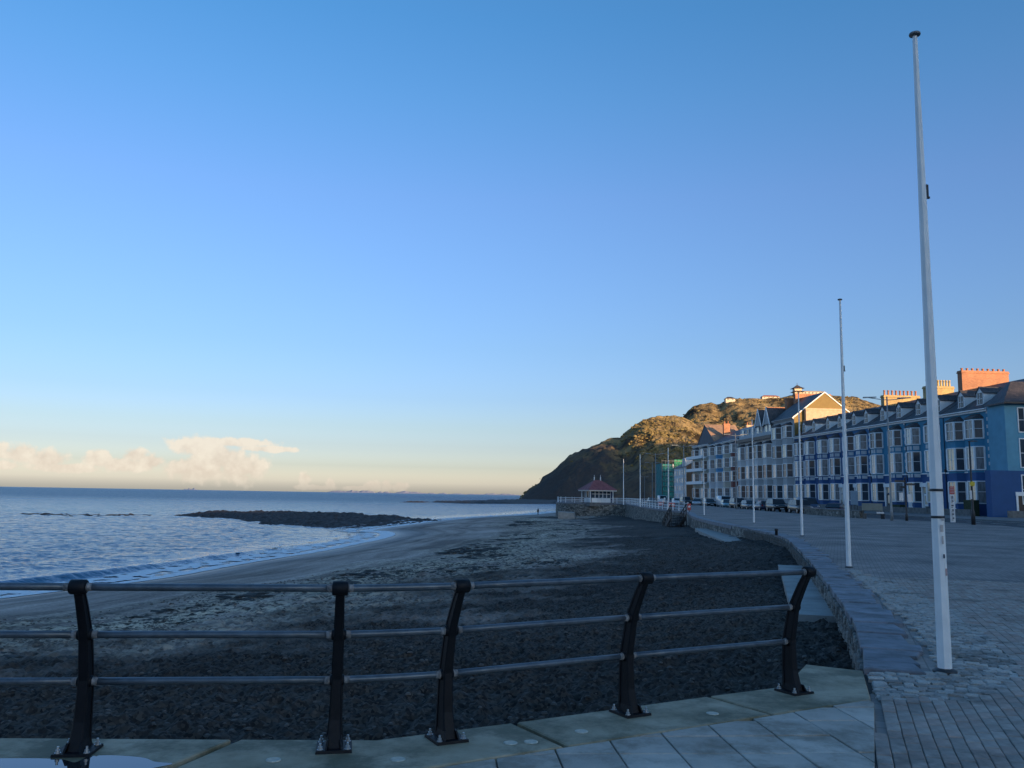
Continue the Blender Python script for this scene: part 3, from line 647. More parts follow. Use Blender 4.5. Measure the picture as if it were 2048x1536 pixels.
for (s, x, y, a, z0, Lq) in places[:300]:
    o = link('stone', random.choice(stone_meshes), SEAWALL, (x + math.sin(a) * 0.01, y - math.cos(a) * 0.01, z0 - 0.07 + random.uniform(-.012, .012)), a + random.uniform(-.06, .06))
    o.scale = (Lq * 1.0, random.uniform(0.09, 0.15), 0.112 * random.uniform(0.8, 1.08))
m = MB()
for (s, x, y, a, z0, Lq) in places[300:]:
    me = random.choice(stone_meshes); M_ = Matrix.Translation((x, y, z0 - 0.07)) @ Matrix.Rotation(a, 4, 'Z') @ Matrix.Diagonal((Lq, random.uniform(.09, .15), .112, 1))
    m.add([M_ @ v.co for v in me.vertices], [tuple(p.vertices) for p in me.polygons])
tag(m.build('rubble', stone_mat, SEAWALL), kind='stuff')
conc = mat('pale_concrete', (0.30, 0.29, 0.27), rough=0.85, var=0.22, scale=1.6, bump=0.25, bscale=18)
# concrete aprons at the foot of the wall
def apron(name, s0, s1, w, ztop, label, tip=0.0):
    m = MB(); n = 12
    for i in range(n):
        a = wall_pt(s0 + (s1 - s0) * i / n); b = wall_pt(s0 + (s1 - s0) * (i + 1) / n)
        wa = w * (1 - tip * (i / n) ** 2); wb = w * (1 - tip * ((i + 1) / n) ** 2)
        q0 = [(a[0] - a[3] * wa, a[1] + a[2] * wa), (a[0] + a[3] * 0.1, a[1] - a[2] * 0.1), (b[0] + b[3] * 0.1, b[1] - b[2] * 0.1), (b[0] - b[3] * wb, b[1] + b[2] * wb)]
        m.hexa([p + (ztop - 1.0,) for p in q0], [p + (ztop,) for p in q0])
    return tag(m.build(name, conc), label, 'concrete apron', 'concrete aprons at the foot of the sea wall')
apron('concrete_apron', 7.0, 19.0, 0.75, -0.36, 'short concrete apron against the wall foot just beyond the end railing post')
apron('concrete_apron', 32.0, 58.0, 1.7, -0.60, 'long pale concrete apron along the wall foot before the wooden steps', 0.5)

# ------------------------------------------------------------------ railed coping, paving slabs, block pavers, setts
cop_mat = mat('algae_concrete', (0.30, 0.255, 0.150), rough=0.72, var=0.25, scale=1.7, c2=(0.38, 0.325, 0.235), bump=0.25, bscale=40, detail=8, rand=0.08, dirt=((0.105, 0.10, 0.055), 1.5, 0.50, 0.9))
PAVED = tag(MB().build('paved_edge', cop_mat), kind='structure')
bed = MB(); bed.add([(-40, -3, -0.035), (40, -3, -0.035), (40, 4.2, -0.035), (-40, 4.2, -0.035)], [(0, 1, 2, 3)])
bed.add([(-40, 4.2, -0.034), (6, 4.2, -0.034)] + [fix(*p) + (-0.034,) for p in ((3.55, 8.2), (2.93, 8.4), (2.39, 7.4), (-0.9, 5.6), (-12, 5.2))], [(0, 1, 2, 3, 4, 5, 6)])
grout = mat('dark_grout', (0.045, 0.043, 0.040), rough=0.95, var=0.3, scale=8)
bm_ = bed.mesh('paving_bed', grout); PAVED.data = bm_
COPS = [[(-9.0, 5.38), (-9.0, 4.72), (-2.12, 4.86), (-1.86, 5.62)], [(-1.80, 5.625), (-2.05, 4.86), (-0.95, 4.88), (-0.55, 5.10), (0.335, 5.59), (0.0, 6.14), (-0.9, 5.67)],
        [(0.04, 6.165), (0.375, 5.61), (1.98, 6.51), (1.62, 7.06)], [(1.655, 7.08), (2.015, 6.53), (2.98, 7.06), (3.40, 8.24), (2.95, 8.52), (2.40, 7.49)]]
for k, P in enumerate(COPS):
    P = [fix(*p) for p in P]
    if area(P) < 0: P = P[::-1]
    cx = sum(p[0] for p in P) / len(P); cy = sum(p[1] for p in P) / len(P)
    mb = MB(); mb.prism([(x - cx, y - cy) for x, y in P], -2.6, 0.004, bev=0.008); mb.build('coping_slab', cop_mat, PAVED, (cx, cy, 0))
# round grout plugs along the coping
plug = mat('grout_plug', (0.50, 0.49, 0.42), rough=0.9, var=0.2, scale=20)
for u, v in ((547, 1520), (796, 1519), (1021, 1486), (1062, 1484), (1163, 1463), (1425, 1427)):
    p = ground(u, v, 0.005); mb = MB(); mb.lathe([(0.048, 0.0), (0.048, 0.0055), (0.034, 0.0055), (0.030, 0.0025), (0.0, 0.0025)], 14); mb.build('plug', plug, PAVED, (p.x, p.y, 0.003))
# square paving slabs
slab_mat = mat('paving_slab', (0.50, 0.45, 0.39), rough=0.8, var=0.14, scale=2.5, bump=0.3, bscale=60, rand=0.22, dirt=((0.17, 0.145, 0.105), 1.7, 0.52, 0.75))
ang = R(4.2); ux, uy = (math.cos(ang), math.sin(ang)), (-math.sin(ang), math.cos(ang))
C1, C2 = fix(0.04, 5.42), fix(2.5, 6.8); CN = (C2[1] - C1[1], -(C2[0] - C1[0])); CL = math.hypot(*CN); CN = (CN[0] / CL, CN[1] / CL)
C0 = fix(-0.95, 4.87)
def LB(p): return ((p[0] - 2.319) * 0.921 - (p[1] - 5.568) * 0.389) * 2.05              # < 0 : left of the slab/paver boundary
for i in range(-9, 14):
    for j in range(-4, 9):
        S = 0.402; o = (1.984 + (i * S) * ux[0] + (j * S) * uy[0] - 0.85, 5.806 + (i * S) * ux[1] + (j * S) * uy[1])
        g = 0.006; Q = [(g, g), (S - g, g), (S - g, S - g), (g, S - g)]
        P = [(o[0] + a * ux[0] + b * uy[0], o[1] + a * ux[1] + b * uy[1]) for a, b in Q]
        P = clip_half(P, C1[0], C1[1] - 0.012, CN[0], CN[1])                        # below the inner edge of the coping
        if len(P) > 2 and o[0] < -0.8: P = clip_half(P, C0[0], C0[1], 0.3, -1.0)
        if len(P) > 2: P = clip_half(P, 2.305, 5.568, -0.921, 0.389)
        if len(P) < 3 or abs(area(P)) < 0.004: continue
        if area(P) < 0: P = P[::-1]
        cx = sum(p[0] for p in P) / len(P); cy = sum(p[1] for p in P) / len(P)
        if cy < 4.4 or cx < -2.5: continue
        mb = MB(); mb.prism([(x - cx, y - cy) for x, y in P], -0.06, 0.0, bev=0.004)
        o_ = mb.build('paving_slab', slab_mat, PAVED, (cx, cy, random.uniform(-0.003, 0.003))); o_.rotation_euler = (random.uniform(-.004, .004), random.uniform(-.004, .004), 0)
# block pavers and setts, children of the promenade
paver_mats = [mat('paver_grey', (0.35, 0.30, 0.26), rough=0.8, var=0.2, scale=7, bump=0.3, bscale=70, rand=0.16, dirt=((0.10, 0.09, 0.075), 1.3, 0.56, 0.75)), mat('paver_red', (0.36, 0.28, 0.235), rough=0.8, var=0.2, scale=7, bump=0.3, bscale=70, rand=0.16, dirt=((0.10, 0.09, 0.075), 1.3, 0.56, 0.75))]
def brick_mesh(m_, w, h, bev):
    mb = MB(); mb.bbox(-w / 2, w / 2, -h / 2, h / 2, -0.06, 0.0, bev); return mb.mesh('paver', m_)
paver_me = [brick_mesh(k, 0.2 - 0.005, 0.1 - 0.005, 0.006) for k in paver_mats]
SETT = [(3.12, 7.16), (3.9, 7.2), (4.62, 7.85), (5.2, 8.8), (6.0, 10.9), (6.8, 13.2), (7.45, 16.2), (7.9, 19.0), (9.0, 24.0)]
SETT = [fix(*p) for p in SETT]; SETTP = SETT + [fix(*p) for p in ((8.9, 24.2), (7.5, 19.0), (6.6, 16.0), (5.9, 13.6), (5.0, 10.6), (4.1, 8.5), (3.5, 7.7))]
def off_wall(x, y): return float(poly_dist(np.array([x]), np.array([y]), WALLS[:60])[0])
ca, sa = math.cos(PAVE_ANG), math.sin(PAVE_ANG)
pav = []
for j in range(-2, 95):
    for i in range(-6, 75):
        s_ = i * 0.2 + (0.1 if j % 2 else 0.0); t_2 = j * 0.1 + 0.055
        x = 2.319 + s_ * ca + t_2 * sa; y = 5.568 + s_ * sa - t_2 * ca
        if LB((x, y)) < 0.05 or y < 4.5 or y > 19 or x > 0.66 * y + 0.3: continue
        if inside(np.array([x]), np.array([y]), SETTP)[0]: continue
        if y > SETT[0][1] + .02 and LB((x, y)) < 2.9 and x < np.interp(y, [p[1] for p in SETT[1:]], [p[0] for p in SETT[1:]]) : continue
        pav.append((math.hypot(x, y), x, y))
pav.sort()
mb = [MB(), MB()]
for k, (d, x, y) in enumerate(pav):
    red = random.random() < (0.45 if d < 9 else 0.6); zt = random.uniform(-0.004, 0.004)
    if k < 300:
        o_ = link('paver', paver_me[red], PROM, (x, y, zt), PAVE_ANG + random.uniform(-.012, .012)); o_.rotation_euler = (random.uniform(-.012, .012), random.uniform(-.012, .012), o_.rotation_euler[2])
    else:
        b = mb[red]; w, h = 0.096, 0.046; c_, s_ = ca, sa
        P = [(x + a * c_ - q_ * s_, y + a * s_ + q_ * c_) for a, q_ in ((-w, -h), (w, -h), (w, h), (-w, h))]
        b.add([p + (zt,) for p in P] + [p + (-0.03,) for p in P], [(0, 1, 2, 3), (0, 4, 5, 1), (1, 5, 6, 2), (2, 6, 7, 3), (3, 7, 4, 0)])
for b, m_ in zip(mb, paver_mats): tag(b.build('pavers', m_, PROM), kind='stuff')
sett_mat = mat('sett_stone', (0.36, 0.34, 0.31), rough=0.75, var=0.3, scale=9, bump=0.4, bscale=40, rand=0.35, dirt=((0.075, 0.07, 0.055), 1.3, 0.58, 0.8))
def sett_mesh(seed):
    r = random.Random(seed); bm = bmesh.new(); bmesh.ops.create_cube(bm, size=1.0); bmesh.ops.bevel(bm, geom=[e for e in bm.edges], offset=0.12, segments=1, affect='EDGES')
    for v in bm.verts: v.co += Vector((r.uniform(-.09, .09), r.uniform(-.09, .09), r.uniform(-.05, .05)))
    me = bpy.data.meshes.new('sett'); bm.to_mesh(me); bm.free(); me.materials.append(sett_mat); return me
sett_me = [sett_mesh(100 + i) for i in range(7)]
setts = []
j = 0
QA, QB = fix(2.98, 7.06), fix(3.40, 8.24); SX, SY = [p[0] for p in SETT[1:]], [p[1] for p in SETT[1:]]
for yy in np.arange(SETT[0][1] - .04, 21, 0.098):
    x = (np.interp(yy, WP[:60, 1], WP[:60, 0]) + 0.50 if yy > WALL[0][1] - .1 else QA[0] + (yy - QA[1]) * (QB[0] - QA[0]) / (QB[1] - QA[1]) + .03) + random.uniform(0, .04)
    x1 = np.interp(yy, SY, SX)
    while x < x1:
        w = random.uniform(0.085, 0.15)
        if yy < WALL[0][1] - .02 or off_wall(x, yy) > 0.64: setts.append((math.hypot(x, yy), x + w / 2, yy + random.uniform(-.02, .02), w))
        x += w + 0.012
setts.sort(); m = MB()
for k, (d, x, y, w) in enumerate(setts):
    me = random.choice(sett_me); h = random.uniform(0.08, 0.098); zt = random.uniform(-0.008, 0.006); a = R(-18) + random.uniform(-.2, .2)
    if k < 300:
        o_ = link('sett', me, PROM, (x, y, zt - 0.035), a); o_.scale = (w, h, 0.07)
    else:
        M_ = Matrix.Translation((x, y, zt - 0.035)) @ Matrix.Rotation(a, 4, 'Z') @ Matrix.Diagonal((w, h, 0.07, 1))
        m.add([M_ @ v.co for v in me.vertices], [tuple(p.vertices) for p in me.polygons])
tag(m.build('setts', sett_mat, PROM), kind='stuff')
# puddle on the coping at the lower left
pud = mat('puddle_water', (0.02, 0.022, 0.025), rough=0.02, var=0.05, spec=0.8)
P = [ground(u, v, 0.0) for u, v in ((-120, 1560), (-60, 1524), (40, 1519), (120, 1521), (150, 1527), (176, 1516), (215, 1513), (262, 1515), (292, 1519), (310, 1526), (345, 1530), (300, 1540), (260, 1552), (200, 1570), (60, 1580))]
P2 = smooth_line([(p.x, p.y) for p in P] + [(P[0].x, P[0].y)], 5)[:-1]
if area(P2) < 0: P2 = P2[::-1]
mb = MB(); mb.add([(x, y, 0.0075) for x, y in P2], [tuple(range(len(P2)))]); tag(mb.build('puddle', pud), kind='structure')

# ------------------------------------------------------------------ the dark railing
post_mat = mat('black_post_paint', (0.006, 0.007, 0.010), spec=0.25, rough=0.55, var=0.3, scale=6, bump=0.15, bscale=60, dirt=((0.03, 0.03, 0.032), 11.0, 0.66, 0.6))
pipe_mat = mat('galvanised_pipe', (0.10, 0.125, 0.15), rough=0.36, var=0.3, scale=9, metal=0.35, bump=0.06, bscale=50, dirt=((0.16, 0.175, 0.19), 7.0, 0.60, 0.6))
worn_mat = mat('worn_sealant', (0.21, 0.205, 0.205), rough=0.85, var=0.75, scale=24)
bolt_mat = mat('galvanised_bolt', (0.42, 0.45, 0.47), rough=0.4, var=0.2, scale=20, metal=0.6)
RAILING = thing('railing', 'dark curving railing with five sloping posts and three pipes on the coping', 'railing', (0, 5.6, 0))
POSTS = [(-5.9, 5.36), (-4.3, 5.45)] + [tuple(ground(u, v)[:2]) for u, v in ((155, 1505), (668, 1498), (893, 1480), (1260, 1428), (1588, 1385))]
NZ = [0, .06, .2, .44, .73, .92, 1.03]; NN = [0.0, -0.012, -.035, -.035, .03, .13, .20]
DEP = [.150, .130, .105, .090, .078, .068, .058]; WID = [.098, .088, .074, .066, .058, .052, .047]
RZ = (1.04, 0.725, 0.425)
def tangent(i):
    a = POSTS[max(i - 1, 0)]; b = POSTS[min(i + 1, len(POSTS) - 1)]; L_ = math.hypot(b[0] - a[0], b[1] - a[1]); return (b[0] - a[0]) / L_, (b[1] - a[1]) / L_
def rail_pt(i, z):
    tx_, ty_ = tangent(i); n = np.interp(z, NZ, NN); return Vector((POSTS[i][0] + ty_ * n, POSTS[i][1] - tx_ * n, z))
def railing_post(i):
    tx_, ty_ = tangent(i); root = MB(); zs = np.linspace(0.02, 1.02, 13)
    for k in range(len(zs) - 1):
        lo, hi = [], []
        for z, out in ((zs[k], lo), (zs[k + 1], hi)):
            n = np.interp(z, NZ, NN); d = np.interp(z, NZ, DEP) / 2; w = np.interp(z, NZ, WID) / 2
            c = min(d, w) * 0.25
            for a, b in ((-w + c, -d), (w - c, -d), (w, -d + c), (w, d - c), (w - c, d), (-w + c, d), (-w, d - c), (-w, -d + c)):
                out.append((a, -(n + b), z))
        vs = lo + hi; fs = [(q, (q + 1) % 8, 8 + (q + 1) % 8, 8 + q) for q in range(8)]
        root.add(vs, [f_[::-1] for f_ in fs])
    # flanged back rib, as the posts are cast in a T section
    for k in range(len(zs) - 1):
        z0, z1 = zs[k], zs[k + 1]; lo, hi = [], []
        for z, out in ((z0, lo), (z1, hi)):
            n = np.interp(z, NZ, NN); d = np.interp(z, NZ, DEP) / 2; w = np.interp(z, NZ, WID) / 2 * 1.16
            out += [(-w, -(n - d - 0.004), z), (w, -(n - d - 0.004), z), (w, -(n - d + 0.014), z), (-w, -(n - d + 0.014), z)]
        root.hexa(lo, hi)
    rz = math.atan2(ty_, tx_)
    o = root.build('post', post_mat, RAILING); o.location = (POSTS[i][0], POSTS[i][1] - 5.6, 0); o.rotation_euler = (0, 0, rz)
    def sub(mb, name, m_): return mb.build(name, m_, o)
    mb = MB()
    mb.hexa([(-.115, -.12, 0.002), (.115, -.12, 0.002), (.115, .12, 0.002), (-.115, .12, 0.002)], [(-.112, -.117, .022), (.112, -.117, .022), (.112, .117, .022), (-.112, .117, .022)])
    for sg in (-1, 1): mb.hexa([(sg * .05 - .006, -.10, .02), (sg * .05 + .006, -.10, .02), (sg * .05 + .006, .10, .02), (sg * .05 - .006, .10, .02)], [(sg * .04 - .006, -.07, .075), (sg * .04 + .006, -.07, .075), (sg * .04 + .006, .07, .075), (sg * .04 - .006, .07, .075)])
    sub(mb, 'base_plate', post_mat)
    for sx_ in (-1, 1):
        for sy_ in (-1, 1):
            mb = MB(); mb.lathe([(.020, .022), (.020, .026), (.014, .026), (.014, .042), (.008, .042), (.008, .062)], 8, c=(sx_ * .086, sy_ * .088), smooth=False); sub(mb, 'bolt', bolt_mat)
    for q, z in enumerate(RZ):
        n = np.interp(z, NZ, NN); mb = MB(); r_ = (.046, .036, .036)[q]; h_ = (.050, .046, .046)[q]
        mb.tube([(-h_, -n, z), (-h_ + .006, -n, z), (h_ - .006, -n, z), (h_, -n, z)], [r_ * .86, r_, r_, r_ * .86], 14); sub(mb, 'knuckle', post_mat)
        for sg in (-1, 1):
            if i == len(POSTS) - 1 and sg == 1: continue
            mb = MB(); mb.tube([(sg * (h_ + .001), -n, z), (sg * (h_ + .010), -n, z), (sg * (h_ + .034), -n, z)], [.0285, .0265, .0240], 12); sub(mb, 'collar', worn_mat)
for i in range(len(POSTS)): railing_post(i)
for i in range(len(POSTS) - 1):
    for z in RZ:
        a, b = rail_pt(i, z), rail_pt(i + 1, z); ta, tb = Vector(tangent(i) + (0,)), Vector(tangent(i + 1) + (0,)); D = (b - a).length
        pts = []
        for k in range(9):
            t = k / 8; h00 = 2 * t ** 3 - 3 * t * t + 1; h10 = t ** 3 - 2 * t * t + t; h01 = -2 * t ** 3 + 3 * t * t; h11 = t ** 3 - t * t
            p = a * h00 + ta * D * h10 * (0.75 if i == 3 else .25) + b * h01 + tb * D * h11 * (0.75 if i == 3 else .25); pts.append((p.x, p.y - 5.6, p.z))
        if i != 3: pts = [(a.x + (b.x - a.x) * k / 4, a.y + (b.y - a.y) * k / 4 - 5.6, z) for k in range(5)]
        mb = MB(); mb.tube(pts, .0235, 12); mb.build('rail', pipe_mat, RAILING)

# ------------------------------------------------------------------ flagpoles
pole_mat = mat('white_pole_paint', (0.84, 0.84, 0.83), rough=0.45, var=0.08, scale=3, bump=0.05, bscale=40)
dark_metal = mat('dark_metal', (0.03, 0.03, 0.033), rough=0.5, var=0.3, scale=8)
red_paint = mat('red_paint', (0.45, 0.055, 0.045), rough=0.5, var=0.15, scale=10)
sign_white = mat('sign_white', (0.62, 0.63, 0.64), rough=0.5, var=0.06, scale=10)
ink = mat('dark_ink', (0.05, 0.06, 0.09), rough=0.6, var=0.2, scale=20)
cap_mat = mat('weathered_cap', (0.16, 0.165, 0.17), rough=.6, var=.25, scale=12)
def flagpole(base_px, top_px, label, r0=0.064, r1=0.024, depth=None, rot=0.3):
    if depth: p = at(*base_px, depth); x, y = p.x, p.y; z = zg(x, y)
    else: p = ground(*base_px); x, y, z = p.x, p.y, 0.0
    H = at(*top_px, y).z - z
    t = thing('flagpole', label, 'flagpole', (x, y, z), rot, 'white flagpoles along the promenade')
    mb = MB(); prof = [(r0, 0.02), (r0 * 0.93, 1.2), (r0 * .8, H * .42), (r0 * .62, H * .7), (r1 * 1.1, H * .95), (r1, H - .04)]
    mb.lathe(prof, 8, smooth=False); mb.build('mast', pole_mat, t)
    mb = MB(); mb.lathe([(r1 * .7, H - .06), (r1 * .8, H - .035), (.056, H - .03), (.060, H - .018), (.056, H - .004), (.03, H + .006)], 18); mb.build('truck', cap_mat, t)
    mb = MB(); mb.lathe([(r0 * 1.7, -.01), (r0 * 1.7, .012), (r0 * 1.25, .03), (r0 * .9, .034)], 16); mb.build('base_plate', dark_metal, t)
    mb = MB(); zc = H * .73; rr = r0 * .60
    mb.box(rr, rr + .05, -.012, .012, zc - .05, zc - .03); mb.box(rr + .02, rr + .035, -.012, .012, zc - .05, zc + .10); mb.box(rr, rr + .035, -.012, .012, zc + .08, zc + .10); mb.build('bracket', dark_metal, t)
    return t
FP = flagpole((1890, 1343), (1834, 66), 'big white flagpole in the right foreground with a red and white plate strapped to it', 0.066)
for zb_ in (1.775, 1.505):
    mb = MB(); mb.lathe([(.063, zb_ - .012), (.066, zb_ - .010), (.066, zb_ + .010), (.063, zb_ + .012)], 16); mb.build('strap', dark_metal, FP)
PLATE = None
mb = MB(); mb.box(.066, .125, -.10, -.092, 1.455, 1.81)
s_plate = mb.build('sign_plate', sign_white, FP); s_plate.rotation_euler = (0, 0, 0)
mb = MB(); mb.box(.0655, .1255, -.1035, -.0995, 1.735, 1.812); mb.build('red_header', red_paint, s_plate)
mb = MB()
for k in range(4): mb.box(.072, .118, -.1052, -.1040, 1.748 + k * .016, 1.7515 + k * .016)
mb.build('header_print', sign_white, s_plate)
mb = MB()
for k, zz in enumerate((1.70, 1.66, 1.615, 1.57, 1.53, 1.49)):
    mb.box(.080 + .006 * (k % 2), .108, -.1024, -.1010, zz, zz + .014); mb.box(.078, .098 + .008 * (k % 3 == 0), -.1024, -.1010, zz - .014, zz - .008)
mb.build('print_marks', ink, s_plate)
grime = mat('peeling_sticker', (0.52, 0.47, 0.45), rough=0.7, var=0.25, scale=40); pink = mat('pink_sticker', (0.48, 0.33, 0.32), rough=0.7, var=0.25, scale=30)
for (z0, z1, a0, a1, m_) in ((1.36, 1.43, -1.75, -1.25, grime), (1.24, 1.32, -1.6, -1.3, grime), (0.93, 1.00, -1.25, -.7, pink), (1.10, 1.14, -1.5, -1.2, ink), (1.47, 1.495, -1.5, -1.0, grime)):
    mb = MB(); n = 5; vs = []
    for k in range(n + 1):
        a = a0 + (a1 - a0) * k / n - 0.3; r_ = .0655 if z0 > 1.2 else .0658
        vs += [(r_ * math.cos(a), r_ * math.sin(a), z0), (r_ * math.cos(a), r_ * math.sin(a), z1)]
    mb.add(vs, [(2 * k, 2 * k + 2, 2 * k + 3, 2 * k + 1) for k in range(n)]); mb.build('sticker', m_, FP)
flagpole((1698, 1135), (1684, 598), 'white flagpole on the setts next beyond the foreground flagpole', 0.060)
flagpole((1604.5, 1072), (1594, 785), 'white flagpole standing in front of the navy terrace houses, third from the camera', 0.060)
flagpole((1508, 1046), (1506, 838), 'white flagpole in front of the pale house with two pointed gables', 0.062)
flagpole((1408.5, 1031), (1407.5, 900), 'white flagpole just right of the red box that ends the white railing', 0.062)
flagpole((1337, 1017), (1337, 895), 'flagpole behind the white railing in front of the green netted building', 0.10, .05, 118.0)
flagpole((1280.5, 1013), (1279.5, 908), 'middle flagpole of the three behind the white railing, against the dark hill', 0.10, .05, 135.0)
flagpole((1247, 1009), (1246.5, 918), 'flagpole nearest the red roofed shelter, at the shelter end of the white railing', 0.10, .05, 150.0)
# ------------------------------------------------------------------ seafront houses
glass_mat = mat('window_glass', (0.050, 0.066, 0.088), rough=0.04, var=0.3, scale=0.7, spec=0.38)
curtain_mat = mat('net_curtain_glass', (0.56, 0.55, 0.51), rough=0.10, var=0.45, scale=3.0, stretch=(4.0, 4.0, 0.4), spec=0.8, coat=0.6)
warm_mat = mat('cream_blind_glass', (0.66, 0.55, 0.40), rough=0.10, var=0.30, scale=2.0, stretch=(3.0, 3.0, 0.5), spec=0.8, coat=0.6)
white_mat = mat('white_trim', (0.86, 0.86, 0.85), rough=0.55, var=0.08, scale=2)
grey_trim = mat('grey_trim', (0.36, 0.37, 0.38), rough=0.6, var=0.12, scale=2)
slate_roof = brick_material('slate_roof', (0.050, 0.050, 0.056), (0.085, 0.080, 0.085), (0.02, 0.02, 0.02), 0.0, 0.32, 0.22, 0.012, ((0.6, 0.6, 0.6), (1.5, 1.4, 1.35)), rough=0.55, bump=0.6)
brick_orange = brick_material('orange_brick', (0.36, 0.115, 0.05), (0.50, 0.19, 0.08), (0.30, 0.24, 0.18), 0.0, 0.24, 0.085, 0.012, ((0.75, .75, .75), (1.25, 1.2, 1.15)))
brick_yellow = brick_material('yellow_brick', (0.40, 0.26, 0.09), (0.56, 0.40, 0.16), (0.34, 0.30, 0.2), 0.0, 0.24, 0.085, 0.012, ((0.75, .75, .75), (1.25, 1.2, 1.15)))
for m_ in (brick_orange, brick_yellow):                       # brick courses read on upright faces: use x+y across, z up
    N, L, b = nodes_of(m_); t = N['Texture Coordinate'].outputs['Object']; mp = N['Mapping']
    cmb = N.new('ShaderNodeCombineXYZ'); sep = N.new('ShaderNodeSeparateXYZ'); L.new(t, sep.inputs[0]); ad = N.new('ShaderNodeMath'); L.new(sep.outputs[0], ad.inputs[0]); L.new(sep.outputs[1], ad.inputs[1])
    L.new(ad.outputs[0], cmb.inputs[0]); L.new(sep.outputs[2], cmb.inputs[1]); L.new(cmb.outputs[0], mp.inputs[0])
pot_red = mat('terracotta_pot', (0.42, 0.17, 0.09), rough=0.8, var=0.2, scale=6); pot_yellow = mat('buff_pot', (0.56, 0.42, 0.17), rough=0.8, var=0.2, scale=6)
door_dark = mat('dark_door', (0.03, 0.022, 0.024), rough=0.4, var=0.2, scale=3); hedge_mat = mat('hedge_leaves', (0.035, 0.05, 0.022), rough=0.9, var=0.5, scale=9, bump=0.8, bscale=12)
garden_mat = mat('forecourt_wall', (0.17, 0.165, 0.155), rough=0.9, var=0.3, scale=2.5, bump=0.4, bscale=8)
def paint(name, c): return mat(name, c, rough=0.75, var=0.10, scale=0.8, bump=0.06, bscale=10, detail=7)
NAVY = paint('navy_render', (0.026, 0.090, 0.235)); TEAL = paint('teal_render', (0.050, 0.235, 0.370)); TEAL2 = paint('pale_teal_render', (0.12, 0.33, 0.45)); MIDBLUE = paint('blue_render', (0.036, 0.160, 0.340))
PANEL = mat('pale_panel', (0.55, 0.57, 0.58), rough=0.6, var=0.1, scale=2)
def fx(y): return 1.008 * (58.7 - 0.081 * (y - 105))                     # line of the house fronts
FANG = math.atan2(-0.9967, 0.0807)
HZ = lambda y: 0.06 + 0.3 * min(max((y - 95) / 75, 0), 1)

def plan_pts(w, d, c, o):      # canted bay outline, o = how far it stands proud; local x along the house front, -y towards the sea
    return [(-w / 2 - o, 0.0), (-w / 2 + c - o * .4, -d - o), (w / 2 - c + o * .4, -d - o), (w / 2 + o, 0.0)]
dim_mat = mat('grey_blind_glass', (0.20, 0.215, 0.23), rough=0.10, var=0.5, scale=1.5, stretch=(2.0, 2.0, 0.5), spec=0.5)
_wc = {}
def bay_window_meshes(w, d, c, h):
    k = (round(w, 2), round(d, 2), round(c, 2), round(h, 2))
    if k in _wc: return _wc[k]
    f = MB(); A = plan_pts(w, d, c, 0.03); B = plan_pts(w, d, c, 0.13)
    for z0, z1 in ((0, .13), (h - .12, h)):
        for i in range(3):
            f.hexa([A[i] + (z0,), B[i] + (z0,), B[i + 1] + (z0,), A[i + 1] + (z0,)][::-1], [A[i] + (z1,), B[i] + (z1,), B[i + 1] + (z1,), A[i + 1] + (z1,)][::-1])
    for i in range(4):
        x, y = plan_pts(w, d, c, 0.065)[i]; f.box(x - .12, x + .12, y - .105, y + .085, .13, h - .12)
    P = plan_pts(w, d, c, 0.07); panes = []
    for i in range(3):
        a, b = Vector(P[i]), Vector(P[i + 1]); n = Vector((b.y - a.y, -(b.x - a.x))).normalized(); t = (b - a).normalized(); Lh = (b - a).length
        bars = [(0.0, Lh, h * .52 - .03, h * .52 + .03)]
        if i == 1 and Lh > 1.35: bars.append((Lh / 2 - .035, Lh / 2 + .035, .13, h - .12))
        for u0, u1, z0, z1 in bars:
            q = [a + t * u0, a + t * u1]; r = [p + n * -.03 for p in q]; s_ = [p + n * .012 for p in q]
            f.hexa([(r[0].x, r[0].y, z0), (s_[0].x, s_[0].y, z0), (s_[1].x, s_[1].y, z0), (r[1].x, r[1].y, z0)], [(r[0].x, r[0].y, z1), (s_[0].x, s_[0].y, z1), (s_[1].x, s_[1].y, z1), (r[1].x, r[1].y, z1)])
        pm = MB(); q = [a + n * -.02, b + n * -.02]
        pm.add([(q[0].x, q[0].y, .12), (q[1].x, q[1].y, .12), (q[1].x, q[1].y, h - .11), (q[0].x, q[0].y, h - .11)], [(0, 1, 2, 3)]); panes.append(pm)
    res = (f.mesh('bay_window', white_mat), [{mm.name: p.mesh('pane', mm) for mm in (glass_mat, curtain_mat, warm_mat, dim_mat)} for p in panes]); _wc[k] = res; return res
def add_bay_window(parent, x, z, w, d, c, h, style=0, name='bay_window'):
    fm, pm = bay_window_meshes(w, d, c, h); o = link(name, fm, parent, (x, 0, z))
    pick = {0: (curtain_mat, dim_mat, glass_mat), 1: (curtain_mat, curtain_mat, dim_mat), 2: (glass_mat, warm_mat, glass_mat), 3: (glass_mat, glass_mat, glass_mat), 4: (curtain_mat, warm_mat, dim_mat)}[style]
    for p, mm in zip(pm, pick): link('pane', p[mm.name], o)
    return o
_fc = {}
